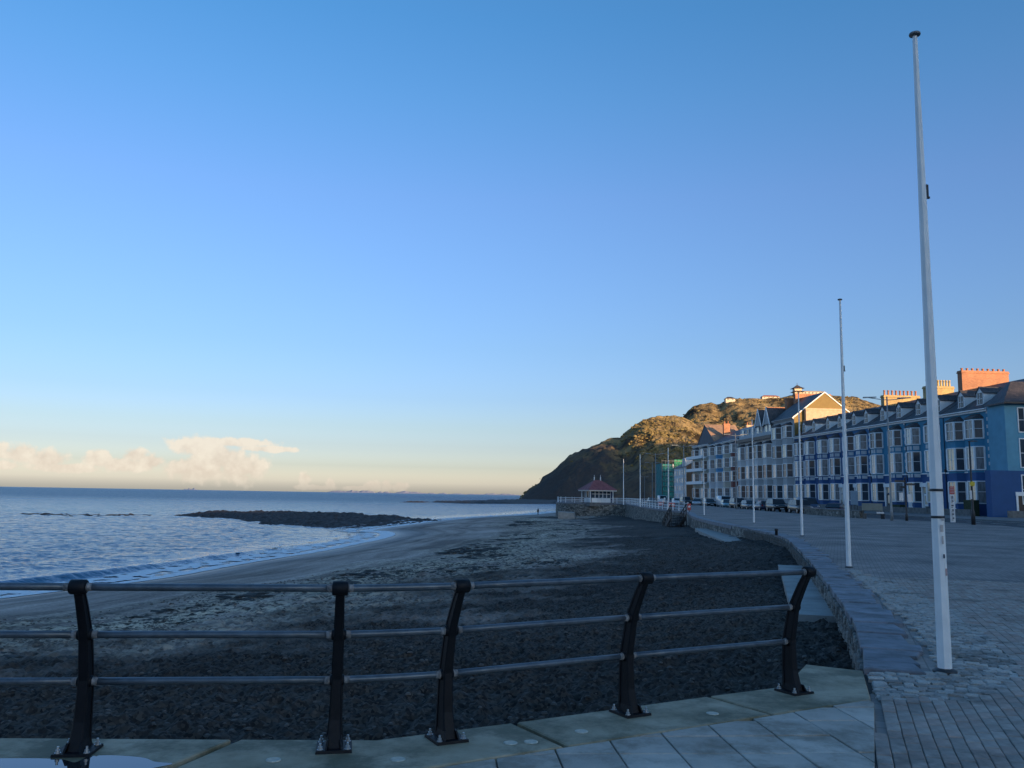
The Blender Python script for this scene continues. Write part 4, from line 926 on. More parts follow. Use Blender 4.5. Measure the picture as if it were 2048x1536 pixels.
def add_flat_window(parent, x, z, w, h, y=0.0, style=0, name='window', frame=None, lights=1, rot=None):
    frame = frame or white_mat; k = (round(w, 2), round(h, 2), frame.name, lights)
    if k not in _fc:
        f = MB(); e = .11
        f.box(-w / 2 - e, w / 2 + e, -.10, .0, -e, 0.0); f.box(-w / 2 - e, w / 2 + e, -.07, .0, h, h + e); f.box(-w / 2 - e, -w / 2, -.07, .0, 0, h); f.box(w / 2, w / 2 + e, -.07, 0, 0, h)
        f.box(-w / 2, w / 2, -.045, -.01, h * .5 - .03, h * .5 + .03)
        for q in range(1, lights): f.box(-w / 2 + w * q / lights - .04, -w / 2 + w * q / lights + .04, -.05, -.01, 0.001, h - 0.001)
        g = {}
        for mm in (glass_mat, curtain_mat, warm_mat):
            pm = MB(); pm.add([(-w / 2, -.022, 0), (w / 2, -.022, 0), (w / 2, -.022, h), (-w / 2, -.022, h)], [(0, 1, 2, 3)]); g[mm.name] = pm.mesh('pane', mm)
        _fc[k] = (f.mesh('window', frame), g)
    fm, g = _fc[k]; o = link(name, fm, parent, (x, y, z)); link('pane', g[(glass_mat, curtain_mat, warm_mat)[style].name], o)
    if rot: o.rotation_euler = (0, 0, rot)
    return o
def gable_roof(mb, w, d, ze, zr, over=0.25, oh=0.0, yr=None, thick=0.16):    # ridge along local x
    yr = yr if yr is not None else d / 2
    for (ya, yb, za, zb2) in ((-over, yr, ze, zr), (d + over, yr, ze, zr)):
        P = [(-oh, ya, za), (w + oh, ya, za), (w + oh, yb, zb2), (-oh, yb, zb2)]
        if ya > yb: P = [P[1], P[0], P[3], P[2]]
        mb.hexa([(x, y, z - thick) for x, y, z in P], P)
def chimney_stack(parent, x, y0, y1, z0, z1, wall_m, pot_m, npots, thick=0.9, poth=0.7, dark_end=None):
    c = MB(); c.box(x - thick / 2, x + thick / 2, y0, y1, z0, z1 - .35); c.box(x - thick / 2 - .09, x + thick / 2 + .09, y0 - .09, y1 + .09, z1 - .349, z1 - .18); c.box(x - thick / 2 - .03, x + thick / 2 + .03, y0 - .03, y1 + .03, z1 - .179, z1)
    o = c.build('chimney', wall_m, parent); pmesh = None
    for i in range(npots):
        yy = y0 + .35 + (y1 - y0 - .7) * i / max(npots - 1, 1)
        if pmesh is None:
            p = MB(); p.lathe([(.19, 0), (.15, .1), (.135, poth - .12), (.18, poth - .1), (.18, poth), (.13, poth)], 9); pmesh = p.mesh('pot', pot_m)
        link('pot', pmesh, o, (x, yy, z1))
    return o
def dormer(parent, x, y, z, w=1.15, h=1.7, roofm=None):
    f = MB(); d = 3.2
    f.add([(-w / 2, 0, 0), (w / 2, 0, 0), (w / 2, 0, h), (0, 0, h + .62), (-w / 2, 0, h), (-w / 2, d, 0), (w / 2, d, 0), (w / 2, d, h), (0, d, h + .62), (-w / 2, d, h)],
          [(0, 1, 2, 3, 4), (9, 8, 7, 6, 5), (0, 4, 9, 5), (1, 6, 7, 2)], 0)
    o = f.build('dormer', white_mat, parent, (x, y, z))
    r = MB()
    for sg in (-1, 1):
        P = [(sg * (w / 2 + .14), -.14, h - .15), (0, -.14, h + .70), (0, d, h + .70), (sg * (w / 2 + .14), d, h - .15)]
        if sg > 0: P = P[::-1]
        r.hexa([(a, b, c - .09) for a, b, c in P], P)
    r.build('dormer_roof', slate_roof, o)
    g = MB(); g.add([(-w / 2 + .17, -.03, .22), (w / 2 - .17, -.03, .22), (w / 2 - .17, -.03, h - .12), (-w / 2 + .17, -.03, h - .12)], [(0, 1, 2, 3)])
    p = g.build('pane', glass_mat, o)
    b = MB(); b.box(-w / 2 + .16, w / 2 - .16, -.075, -.035, h * .5 - .02, h * .5 + .04); b.box(-.03, .03, -.07, -.036, .22, h - .12); b.box(-w / 2 + .02, w / 2 - .02, -.14, -.036, .12, .22); b.build('sash_bars', white_mat, o)
    return o

def house(name, label, y_far, y_near, lower, upper, bays, eave=13.25, ridge=17.3, depth=12.0, storeys=None, dormers=(), panels=True, quoin_right=None, band=None, dark_pipe=True,
          door=None, base=0.0, group='terraced houses along the sea front', cat='terraced house', roof_m=None, cornice=None, gable_wall=None, yshift=0.0, hedge=False, fence=False, bay_trim=None):
    w = math.hypot(fx(y_near) - fx(y_far), y_near - y_far)
    t = thing(name, label, cat, (fx(y_far) + yshift, y_far, HZ((y_far + y_near) / 2)), FANG, group)
    zl = 5.45
    m = MB(); m.box(0, w, 0, depth, -1.2, zl); m.build('ground_storey_wall', lower, t)
    m = MB(); m.box(0, w, .012, depth - .012, zl, eave)
    gw = [(0, .012, eave), (0, depth - .012, eave), (0, depth / 2, ridge - .12)]
    m.add([gw[0], gw[1], gw[2], (w, .012, eave), (w, depth - .012, eave), (w, depth / 2, ridge - .12)], [(0, 2, 1), (3, 4, 5)]); m.build('upper_wall', upper, t)
    m = MB(); gable_roof(m, w, depth, eave + .05, ridge, .38, 0.0); m.build('roof', roof_m or slate_roof, t)
    m = MB(); m.box(0.01, w - .01, -.46, -.34, eave - .10, eave + .03); m.box(0.01, w - .01, -.22, .011, eave - .34, eave - .105); m.build('gutter', cornice or white_mat, t)
    m = MB(); m.box(0.005, w - .005, -.10, .011, zl - .10, zl + .07); m.build('string_course', band or white_mat, t)
    storeys = storeys or [(1.45, 2.85, True), (5.62, 3.0, True), (9.55, 2.45, True)]
    for bi, (bx, bw, bd, bc, styles) in enumerate(bays):
        c = MB(); P = plan_pts(bw, bd, bc, 0.0); top = storeys[-1][0] + storeys[-1][1]
        c.prism([(bx + p[0], p[1] + 0.0) for p in P] + [(bx + bw / 2, .05), (bx - bw / 2, .05)], -1.0, zl - .11); b_o = c.build('bay_base', lower, t)
        c = MB(); c.prism([(bx + p[0], p[1]) for p in P] + [(bx + bw / 2, .05), (bx - bw / 2, .05)], zl - .10, top + .10); c.build('bay_wall', bay_trim or upper, t)
        c = MB(); P2 = plan_pts(bw, bd, bc, .16); q = [(bx + p[0], p[1]) for p in P2] + [(bx + bw / 2 + .16, .0), (bx - bw / 2 - .16, .0)]
        c.prism(q, top + .105, top + .22); n = len(q)
        c.add([(x, y, top + .22) for x, y in q] + [(bx - bw * .3, .0, top + .75), (bx + bw * .3, .0, top + .75)], [(0, 1, 6), (1, 2, 7, 6), (2, 3, 7), (5, 0, 6)]); c.build('bay_roof', slate_roof, t)
        for si, (z, h, on) in enumerate(storeys):
            add_bay_window(t, bx, z, bw, bd, bc, h, styles[si % len(styles)])
            if panels and si > 0:
                pp = MB(); a, b = Vector(plan_pts(bw, bd, bc, 0.0)[1]), Vector(plan_pts(bw, bd, bc, 0.0)[2]); c_, d_ = a, Vector(plan_pts(bw, bd, bc, 0.0)[3])
                hz = .62 if si == 2 else .55
                for (u, v) in ((a, b), (b, d_)):
                    tt = (v - u); L_ = tt.length; tt.normalize(); nn = Vector((tt.y, -tt.x))
                    nseg = 2 if L_ > 1.2 else 1
                    for s_ in range(nseg):
                        u0 = L_ * (s_ + .12) / nseg; u1 = L_ * (s_ + .88) / nseg
                        q = [u + tt * u0, u + tt * u1]; r = [p + nn * .05 for p in q]
                        pp.hexa([(q[0].x + bx, q[0].y, z - .10 - hz), (r[0].x + bx, r[0].y, z - .10 - hz), (r[1].x + bx, r[1].y, z - .10 - hz), (q[1].x + bx, q[1].y, z - .10 - hz)], [(q[0].x + bx, q[0].y, z - .16), (r[0].x + bx, r[0].y, z - .16), (r[1].x + bx, r[1].y, z - .16), (q[1].x + bx, q[1].y, z - .16)])
                pp.build('panel', PANEL, t)
    ze = eave - .0; slope = (ridge - eave) / (depth / 2 + .38)
    for dx in dormers: dormer(t, dx, 0.75, ze + slope * .8, 1.35, 1.85)
    if dark_pipe:
        m = MB(); m.tube([(.12, -.09, .3), (.12, -.09, eave - .35)], .055, 6); m.box(.0, .26, -.24, -.02, 5.6, 5.95); m.build('downpipe', dark_metal, t)
    if quoin_right is not None:
        x = w - .02
        if 'q' not in _fc: m = MB(); m.box(-.36, 0, -.055, .011, 0, .42); _fc['q'] = m.mesh('quoin', PANEL)
        for k in range(8): link('quoin', _fc['q'], t, (x, 0, zl + .75 + k * .92)).scale = (1 if k % 2 else .82, 1, 1)
    if door:
        for (dx, dw, white) in door:
            f = MB(); f.box(dx - dw / 2 - .28, dx - dw / 2, -.30, .0, -.2, 3.6); f.box(dx + dw / 2, dx + dw / 2 + .28, -.30, .0, -.2, 3.6); f.box(dx - dw / 2 - .4, dx + dw / 2 + .4, -.42, 0, 3.601, 4.15); fr = f.build('door_surround', white_mat, t)
            f = MB(); f.box(dx - dw / 2 + .01, dx + dw / 2 - .01, -.10, -.001, .3, 2.65); f.build('door', white_mat if white else door_dark, fr)
            f = MB(); f.box(dx - dw / 2 + .02, dx + dw / 2 - .02, -.09, -.001, 2.75, 3.55); f.box(dx - dw * .3, dx + dw * .3, -.115, -.101, 1.2, 2.4); f.build('fanlight', warm_mat, fr)
            f = MB(); f.box(dx - dw / 2 - .25, dx + dw / 2 + .25, -1.1, -.31, -.4, .28); f.box(dx - dw / 2 - .25, dx + dw / 2 + .25, -1.5, -1.101, -.4, .12); f.build('step', garden_mat, t)
    f = MB(); f.box(0.02, w - .02, -3.0, -2.75, -.5, .75); f.box(0.02, .3, -3.1, -2.65, -.5, 1.0); f.build('forecourt_wall', garden_mat, t)
    if hedge:
        for (hx, hw, hh) in hedge:
            f = MB(); nx_ = 10; vs = []
            f.box(hx - hw / 2, hx + hw / 2, -2.6, -1.8, -.3, hh); o = f.build('hedge', hedge_mat, t)
    if fence:
        fx_, n_ = fence; f = MB()
        for k in range(n_): f.box(fx_ + k * .2, fx_ + k * .2 + .1, -2.62, -2.58, .5, 1.75)
        f.box(fx_ - .05, fx_ + n_ * .2, -2.575, -2.54, .75, .85); f.box(fx_ - .05, fx_ + n_ * .2, -2.575, -2.54, 1.35, 1.45); f.build('picket_panel', white_mat, t)
    return t, w
BW = lambda x, s, w=2.65: (x, w, .85, .62, s)
YS = [163.0, 153.0, 143.2, 134.4, 124.0, 114.5, 105.0]
F_, wF = house('terraced_house', 'navy and white terraced house at the far end of the blue row, below the gable', YS[0], YS[1], NAVY, NAVY, [BW(2.5, (4, 1, 0)), BW(7.3, (2, 0, 1))], dormers=(2.6, 6.9), quoin_right=True)
E_, wE = house('terraced_house', 'navy and white terraced house second from the far end of the blue row', YS[1], YS[2], NAVY, NAVY, [BW(2.5, (2, 1, 1)), BW(7.2, (4, 0, 1))], dormers=(2.6, 7.0), quoin_right=True, door=[(9.0, .9, False)])
D_, wD = house('terraced_house', 'navy terraced house with a white doorway and pale quoins behind the third nearest flagpole', YS[2], YS[3], NAVY, MIDBLUE, [BW(2.3, (0, 1, 0)), BW(6.6, (2, 0, 1))], dormers=(2.4, 6.5), quoin_right=True, door=[(4.5, 1.1, True)])
C_, wC = house('terraced_house', 'mid blue terraced house with white spandrel panels, behind the tall street lamp', YS[3], YS[4], NAVY, TEAL, [BW(2.6, (2, 1, 3)), BW(8.0, (4, 1, 0))], dormers=(2.8, 7.6), quoin_right=True, door=[(5.3, 1.1, False)])
B_, wB = house('terraced_house', 'blue terraced house with white spandrel panels just left of the foreground flagpole', YS[4], YS[5], NAVY, TEAL, [BW(2.4, (2, 0, 1)), BW(7.2, (4, 1, 0))], dormers=(2.4, 7.2), quoin_right=None, door=[(4.85, 1.2, True)], hedge=[(1.2, 2.2, 1.1)], fence=(4.6, 5))
A_, wA = house('terraced_house', 'plain teal end terraced house with navy ground storey and a dark gable, at the right', YS[5], YS[6], NAVY, TEAL, [BW(2.9, (2, 2, 0), 2.9), BW(7.0, (4, 1, 0), 2.9)], dormers=(3.0, 7.0), panels=False, quoin_right=True,
                hedge=[(8.6, 1.9, 1.9)], fence=(4.6, 7))
m = MB(); w = wA                                     # barge board of the end gable
for (ya, yb, za, zb_) in ((-.38, 6.0, 13.30, 17.3),): m.hexa([(w, ya, za - .32), (w + .10, ya, za - .32), (w + .10, yb, zb_ - .32), (w, yb, zb_ - .32)], [(w, ya, za + .02), (w + .10, ya, za + .02), (w + .10, yb, zb_ + .02), (w, yb, zb_ + .02)])
m.build('barge_board', white_mat, A_)
chimney_stack(A_, 0.1, 2.6, 9.3, 14.0, 19.4, brick_orange, pot_red, 9, 1.0, .36)
chimney_stack(B_, 0.1, 3.2, 7.4, 14.0, 18.45, brick_yellow, pot_yellow, 9, 1.0, .95)
chimney_stack(C_, 0.1, 2.3, 8.2, 14.0, 18.25, brick_yellow, pot_red, 9, 1.0, .80)
brick_pale = mat('pale_render_stack', (0.55, 0.40, 0.27), rough=0.9, var=0.15, scale=2)
chimney_stack(F_, 0.4, 2.0, 9.4, 13.6, 18.9, brick_pale, pot_red, 0, 0.9)

# corner house on the near side of the side street
K = thing('corner_house', 'pale teal corner house with navy ground storey and white framed door, right edge', 'house', (58.65, 101.0, HZ(101)), 0)
m = MB(); m.box(-1.85, 14, 0, 1.2, -1.2, 5.45); m.box(0.3, 14, 1.2, 3.7, -1.2, 5.45); m.build('ground_storey_wall', NAVY, K)
m = MB(); m.box(0.25, 13.99, 0.012, 3.7, 5.45, 13.6); m.build('upper_wall', TEAL2, K)
m = MB(); P = [(-.15, -.6, 13.55), (14, -.6, 13.55), (14, 3.4, 16.6), (3.2, 3.4, 16.6)]; m.hexa([(x, y, z - .18) for x, y, z in P], P)
P = [(-.15, 3.6, 13.55), (-.15, -.6, 13.55), (3.2, 3.4, 16.6), (3.2, 3.6, 16.6)]; m.hexa([(x, y, z - .18) for x, y, z in P], P); m.build('roof', slate_roof, K)
m = MB(); m.box(-.15, 14, -.72, -.60, 13.42, 13.60); m.build('gutter', dark_metal, K)
for (z, h) in ((1.6, 3.3), (5.9, 3.3), (10.1, 2.8)): add_flat_window(K, 2.55, z, 1.4, h, 0.0 if z < 5 else .012, 0, lights=2); add_flat_window(K, 6.2, z, 1.5, h, 0.0 if z < 5 else .012, 0)
f = MB(); f.box(.98, 1.22, -.12, 0, -.3, 2.5); f.box(2.02, 2.26, -.12, 0, -.3, 2.5); f.box(.93, 2.31, -.14, 0, 2.501, 2.95); fr = f.build('door_surround', white_mat, K)
f = MB(); f.box(1.221, 2.019, -.05, -.001, -.3, 2.5); f.build('door', door_dark, fr)
f = MB(); f.box(-1.5, 14, -2.6, -2.35, -.5, .75); f.build('forecourt_wall', garden_mat, K)
f = MB(); f.box(2.75, 2.95, -.16, 0, 2.7, 2.95); f.build('wall_lamp', dark_metal, K)

# ------------------------------------------------------------------ the taller houses farther round the bay
GREY = paint('grey_white_render', (0.42, 0.43, 0.43)); PALE = paint('off_white_render', (0.60, 0.60, 0.59)); CREAM = paint('cream_render', (0.54, 0.49, 0.40)); SKYB = paint('sky_blue_render', (0.10, 0.30, 0.50)); PINKY = paint('red_brown_render', (0.22, 0.075, 0.06))
MINT = paint('pale_green_render', (0.36, 0.43, 0.36)); YEL = paint('ochre_gable_render', (0.22, 0.150, 0.045)); WHITE_R = paint('white_render', (0.60, 0.61, 0.62)); DKGREY = paint('slate_grey_render', (0.12, 0.125, 0.14))
ST4 = [(1.5, 2.7, True), (5.6, 2.7, True), (9.4, 2.6, True), (13.2, 2.4, True)]
def tall_house(label, y_far, y_near, lower, upper, nb, styles, eave, ridge, st, bw=2.9, depth=12.0, name='terraced_house', trim=None, **k):
    w = math.hypot(fx(y_near) - fx(y_far), y_near - y_far); bays = [((i + .5) * w / nb, min(bw, w / nb * .72), .95, .7, tuple(styles[(i + q) % len(styles)] for q in range(4))) for i in range(nb)]
    return house(name, label, y_far, y_near, lower, upper, bays, eave=eave, ridge=ridge, storeys=st, panels=False, depth=depth, bay_trim=trim, **k)
G_, wG = tall_house('tall plain grey house of four storeys with a sunlit ochre gable above the blue row', 173.4, 163.02, GREY, GREY, 2, (0, 1, 3, 2), 17.1, 22.2, ST4, 3.2, cornice=grey_trim, band=grey_trim, depth=12.4)
m = MB(); w = wG
m.add([(w + .02, .0, 17.0), (w + .02, 12.4, 17.0), (w + .02, 6.2, 22.05), (w + .02, .0, 13.0), (w + .02, 12.4, 13.0)], [(3, 4, 1, 2, 0)]); m.build('gable_wall', YEL, G_)
m = MB()
for ya in (-.38, 12.78): m.hexa([(w, ya, 16.85), (w + .16, ya, 16.85), (w + .16, 6.2, 22.0), (w, 6.2, 22.0)][:: (1 if ya < 0 else -1)], [(w, ya, 17.08), (w + .16, ya, 17.08), (w + .16, 6.2, 22.22), (w, 6.2, 22.22)][:: (1 if ya < 0 else -1)])
m.build('barge_board', white_mat, G_)
chimney_stack(G_, 0.3, 4.5, 12.0, 18.0, 23.0, brick_orange, pot_red, 0, 1.0)
H_, wH = tall_house('wide pale house with a dark attic cornice and two sharp white pointed gables', 193.5, 173.42, GREY, PALE, 4, (0, 3, 1), 14.3, 20.6, [(1.5, 2.8, True), (5.6, 2.9, True), (9.8, 2.9, True)], 3.3, cornice=dark_metal)
m = MB(); m.box(0, wH, -.62, -.47, 13.8, 14.5); m.build('dark_cornice', dark_metal, H_)
m = MB(); m.hexa([(.1, -.2, 14.5), (wH - .1, -.2, 14.5), (wH - .1, 2.2, 14.5), (.1, 2.2, 14.5)], [(.1, .45, 17.2), (wH - .1, .45, 17.2), (wH - .1, 2.2, 17.2), (.1, 2.2, 17.2)]); m.build('attic_wall', GREY, H_)
for i, xx in enumerate((2.5, 5.5, 8.4, 11.6, 13.6, 16.4, 18.3)): add_flat_window(H_, xx, 14.9, 1.1, 1.7, .02, (1, 0, 2)[i % 3])
for xx in (12.6, 17.3):
    f = MB(); wg = 3.6; f.add([(xx - wg / 2, -.3, 16.8), (xx + wg / 2, -.3, 16.8), (xx, -.3, 20.2)], [(0, 1, 2)]); g = f.build('gablet', GREY, H_)
    f = MB()
    for sg in (-1, 1):
        P = [(xx + sg * (wg / 2 + .1), -.3, 16.7), (xx, -.3, 20.3), (xx, 5.5, 20.3), (xx + sg * (wg / 2 + .1), 5.5, 16.7)]
        if sg > 0: P = P[::-1]
        f.hexa([(a, b, c - .12) for a, b, c in P], P)
    f.build('gablet_roof', slate_roof, g); f = MB()
    for sg in (-1, 1): f.hexa([(xx + sg * (wg / 2 + .25), -.42, 16.6), (xx + sg * (wg / 2 - .15), -.42, 16.6), (xx, -.42, 19.95), (xx, -.42, 20.5)][::sg], [(xx + sg * (wg / 2 + .25), -.31, 16.6), (xx + sg * (wg / 2 - .15), -.31, 16.6), (xx, -.31, 19.95), (xx, -.31, 20.5)][::sg])
    f.build('barge_board', white_mat, g)
chimney_stack(H_, wH - 2.5, 3.8, 10.5, 17.0, 22.4, brick_orange, pot_red, 0, 1.0); chimney_stack(H_, 6.5, 4.0, 9.0, 17.0, 21.6, brick_orange, pot_red, 0, 1.0)
ST4b = [(1.4, 2.5, True), (5.3, 2.4, True), (8.6, 2.3, True), (11.8, 2.1, True)]
ysI = [215.0, 209.4, 204.2, 198.8, 193.52]
tall_house('narrow dull red and cream house beside the wide pale house with pointed gables', ysI[4 - 1], ysI[4], PINKY, CREAM, 1, (1, 2, 1), 14.9, 18.6, ST4b, 2.6, trim=PINKY)
tall_house('narrow grey cream house between the dull red house and the sky blue house', ysI[2], ysI[3], CREAM, MINT, 1, (1, 4, 1), 14.8, 18.5, ST4b, 2.6, trim=CREAM)
tall_house('narrow house with bright sky blue bays in the far terrace', ysI[1], ysI[2], WHITE_R, SKYB, 1, (1, 1, 4), 14.7, 18.4, ST4b, 2.6)
tall_house('narrow white and pale green house next to the far hotel with the sunlit roof', ysI[0], ysI[1], WHITE_R, MINT, 1, (4, 1, 1), 14.6, 18.3, ST4b, 2.6, trim=WHITE_R)
J_, wJ = tall_house('cream hotel with white balconies and a big sunlit pinkish roof', 229.0, 215.02, CREAM, CREAM, 2, (3, 1, 0), 15.0, 17.0, ST4b, 3.4, depth=12.0, name='hotel', group=None, cat='hotel', dark_pipe=False)
pink_tile = brick_material('pinkish_tiles', (0.36, 0.22, 0.13), (0.48, 0.31, 0.20), (0.25, 0.15, 0.1), 0.0, 0.3, 0.2, 0.02, ((0.8, .8, .8), (1.2, 1.2, 1.2)))
m = MB()
for (xa, za, xb, zb_) in ((wJ + .3, 15.6, wJ * .45, 20.6), (-.4, 15.6, wJ * .45, 20.6)):
    P = [(xa, 1.2, za), (xa, 9.5, za), (xb, 9.5, zb_), (xb, 1.2, zb_)]
    if xa < xb: P = P[::-1]
    m.hexa([(x, y, z - .2) for x, y, z in P], P)
m.build('cross_roof', pink_tile, J_)
m = MB(); m.add([(-.2, 1.3, 15.5), (wJ, 1.3, 15.5), (wJ * .45, 1.3, 20.3), (-.2, 9.4, 15.5), (wJ, 9.4, 15.5), (wJ * .45, 9.4, 20.3)], [(0, 1, 2), (3, 5, 4)]); m.build('gable_wall', DKGREY, J_)
m = MB()
for z in (4.9, 8.2, 11.4): m.box(0, wJ, -2.0, -1.0, z, z + .25); m.box(0, wJ, -2.0, -1.93, z + .251, z + .75)
m.build('balcony', white_mat, J_)
chimney_stack(J_, wJ - 1.0, 4.0, 5.6, 16.0, 20.3, brick_orange, pot_red, 2, .9); chimney_stack(J_, wJ + .0, 9.6, 11.4, 14.5, 20.0, brick_pale, pot_red, 2, .9)
# row running on behind, towards the foot of the hill
def block(name, label, cat, x0, x1, y0, y1, h, wall_m, front_m=None, wins=True, roofh=3.0, group=None, nx=3, nz=4):
    t = thing(name, label, cat, (x0, y0, HZ(y0)), 0, group); w, d = x1 - x0, y1 - y0
    m = MB(); m.box(0, w, 0, d, -1.5, h); m.build('wall', wall_m, t)
    m = MB(); m.box(-.15, -.02, 0.02, d - .02, -1.2, h - .02); m.build('front_wall', front_m or wall_m, t)
    m = MB()
    P = [(-.4, -.2, h), (-.4, d + .2, h), (w / 2, d + .2, h + roofh), (w / 2, -.2, h + roofh)]; m.hexa([(x, y, z - .15) for x, y, z in P][::-1], P[::-1])
    P = [(w + .4, d + .2, h), (w + .4, -.2, h), (w / 2, -.2, h + roofh), (w / 2, d + .2, h + roofh)]; m.hexa([(x, y, z - .15) for x, y, z in P][::-1], P[::-1]); m.build('roof', slate_roof, t)
    m = MB(); m.add([(0, .01, h), (w, .01, h), (w / 2, .01, h + roofh - .1)], [(0, 1, 2)]); m.build('gable_wall', wall_m, t)
    if wins:
        for iz in range(nz):
            for ix in range(nx):
                o = add_flat_window(t, 0, 1.3 + iz * (h - 1.2) / nz, 1.6, (h - 1.2) / nz * .6, 0, (0, 1, 0, 2)[(ix + iz) % 4], lights=2); o.location = (-.15, (ix + .5) * d / nx, o.location.z); o.rotation_euler = (0, 0, -math.pi / 2)
    return t
BRICKB = paint('brown_brick', (0.11, 0.072, 0.045))
kb = block('apartment_house', 'white fronted house with a shaded brown brick side, left of the hotel', 'house', 62.6, 72, 304, 326, 12.4, BRICKB, WHITE_R, group=None, nx=5)
m = MB(); m.box(-.2, 9, 1.0, 6.0, 12.601, 15.5); m.build('attic_storey', WHITE_R, kb)
block('apartment_house', 'dark brick house wedged behind the brown brick side and the hotel', 'house', 61.2, 76, 262, 280, 14.0, DKGREY, DKGREY, wins=False, roofh=4.0)
net_teal = mat('teal_netting', (0.02, 0.19, 0.19), rough=0.8, var=0.3, scale=1.2, bump=0.6, bscale=2.0); net_green = mat('green_netting', (0.03, 0.24, 0.14), rough=0.8, var=0.3, scale=1.2, bump=0.6, bscale=2.0)
S = thing('scaffolded_building', 'tall building wrapped in green and teal scaffold netting at the end of the street', 'building', (65.3, 366, .3), 0)
m = MB(); m.box(.6, 12, .6, 16, -1, 15.5); m.build('wall', DKGREY, S)
for (x0, x1, y0, y1, zt, mm) in ((-.1, 4.6, -.1, .15, 15.2, net_teal), (4.9, 8.2, -.5, -.2, 17.2, net_green), (8.4, 11.6, -.2, .05, 15.8, net_teal), (-.35, -.15, .2, 15, 15.6, net_teal)):
    n = 8; f = MB(); vs = []; horizontal = (x1 - x0) > (y1 - y0)
    for iz in range(9):
        for ix in range(n + 1):
            u = ix / n; z = zt * iz / 8 + .5; off = .18 * math.sin(ix * 1.7 + iz * 2.1)
            vs.append((x0 + (x1 - x0) * u, y0 + off, z) if horizontal else (x0 + off, y0 + (y1 - y0) * u, z))
    f.add(vs, [(iz * (n + 1) + ix, iz * (n + 1) + ix + 1, (iz + 1) * (n + 1) + ix + 1, (iz + 1) * (n + 1) + ix) for iz in range(8) for ix in range(n)]); f.build('netting', mm, S)
f = MB()
for xx in np.linspace(-.5, 12, 9): f.tube([(xx, -.75, 0), (xx, -.75, 17.6)], .05, 5)
for zz in np.linspace(2, 17, 8): f.tube([(-.5, -.75, zz), (12, -.75, zz)], .045, 5); f.box(-.4, 11.9, -.7, -.05, zz + .06, zz + .1)
f.build('scaffold', mat('scaffold_tube', (.35, .36, .36), rough=.5, var=.2, metal=.4), S)
f = MB(); f.box(8.3, 8.9, -.6, .4, 15.6, 17.0); f.box(4.1, 4.6, -.4, .5, 14.2, 15.6); f.build('white_sheet', white_mat, S)
# ------------------------------------------------------------------ buildings on the hill top
def hilltop(name, label, cat, u, v_base, Y, w, d, h, wall_m, roof_m, roofh, pagoda=False):
    p = at(u, v_base, Y); t = thing(name, label, cat, (p.x, p.y, p.z), 0)
    m = MB(); m.box(-w / 2, w / 2, 0, d, -12, h); m.build('wall', wall_m, t)
    m = MB(); e = .8
    m.add([(-w / 2 - e, -e, h), (w / 2 + e, -e, h), (w / 2 + e, d + e, h), (-w / 2 - e, d + e, h), (-w / 2 + d * .4, d / 2, h + roofh), (w / 2 - d * .4, d / 2, h + roofh)], [(0, 1, 5, 4), (1, 2, 5), (2, 3, 4, 5), (3, 0, 4), (3, 2, 1, 0)]); m.build('roof', roof_m, t)
    m = MB()
    for q in range(max(2, int(w / 5))): x = -w / 2 + (q + .5) * w / max(2, int(w / 5)); m.box(x - .9, x + .9, -.1, -.01, h * .35, h * .8)
    m.build('window', glass_mat, t)
    if pagoda:
        m = MB(); m.box(-w / 2 - 3, -w / 2 + 7, -2, 7, -12, h + 5); m.build('tower_wall', wall_m, t)
        m = MB(); a, b = -w / 2 - 6, -w / 2 + 10
        for z in (h - 1, h + 4): m.add([(a, -5, z), (b, -5, z), (b, 10, z), (a, 10, z), (a + 4, -1.5, z + 2.2), (b - 4, -1.5, z + 2.2), (b - 4, 6.5, z + 2.2), (a + 4, 6.5, z + 2.2)], [(0, 1, 5, 4), (1, 2, 6, 5), (2, 3, 7, 6), (3, 0, 4, 7), (3, 2, 1, 0), (4, 5, 6, 7)])
        m.add([(a + 4, -1.5, h + 6.2), (b - 4, -1.5, h + 6.2), (b - 4, 6.5, h + 6.2), (a + 4, 6.5, h + 6.2), ((a + b) / 2, 2.5, h + 9.5)], [(0, 1, 4), (1, 2, 4), (2, 3, 4), (3, 0, 4)]); m.tube([((a + b) / 2, 2.5, h + 9), ((a + b) / 2, 2.5, h + 12)], .3, 5); m.build('tower_roof', dark_roof, t)
    return t
dark_roof = mat('dark_hill_roof', (0.05, 0.045, 0.05), rough=.8, var=.2, scale=.5); red_roof = mat('red_hill_roof', (0.30, 0.10, 0.06), rough=.8, var=.2, scale=.5); lit_wall = mat('cream_hill_wall', (0.50, 0.44, 0.36), rough=.8, var=.1, scale=.4)
hilltop('hilltop_house', 'small white house with a dark roof on the hill brow, left of the summit', 'house', 1461, 801, 1165, 13, 9, 2.6, lit_wall, dark_roof, 3.0)
hilltop('hilltop_house', 'long white building with a red roof on the hill top, left of the pagoda tower', 'building', 1542, 797, 1175, 24, 9, 2.6, lit_wall, red_roof, 2.4)
hilltop('summit_station', 'cream summit building with a dark tiered pagoda tower on the hill top', 'building', 1622, 789, 1165, 40, 10, 4.0, lit_wall, lit_wall, 1.6, True)
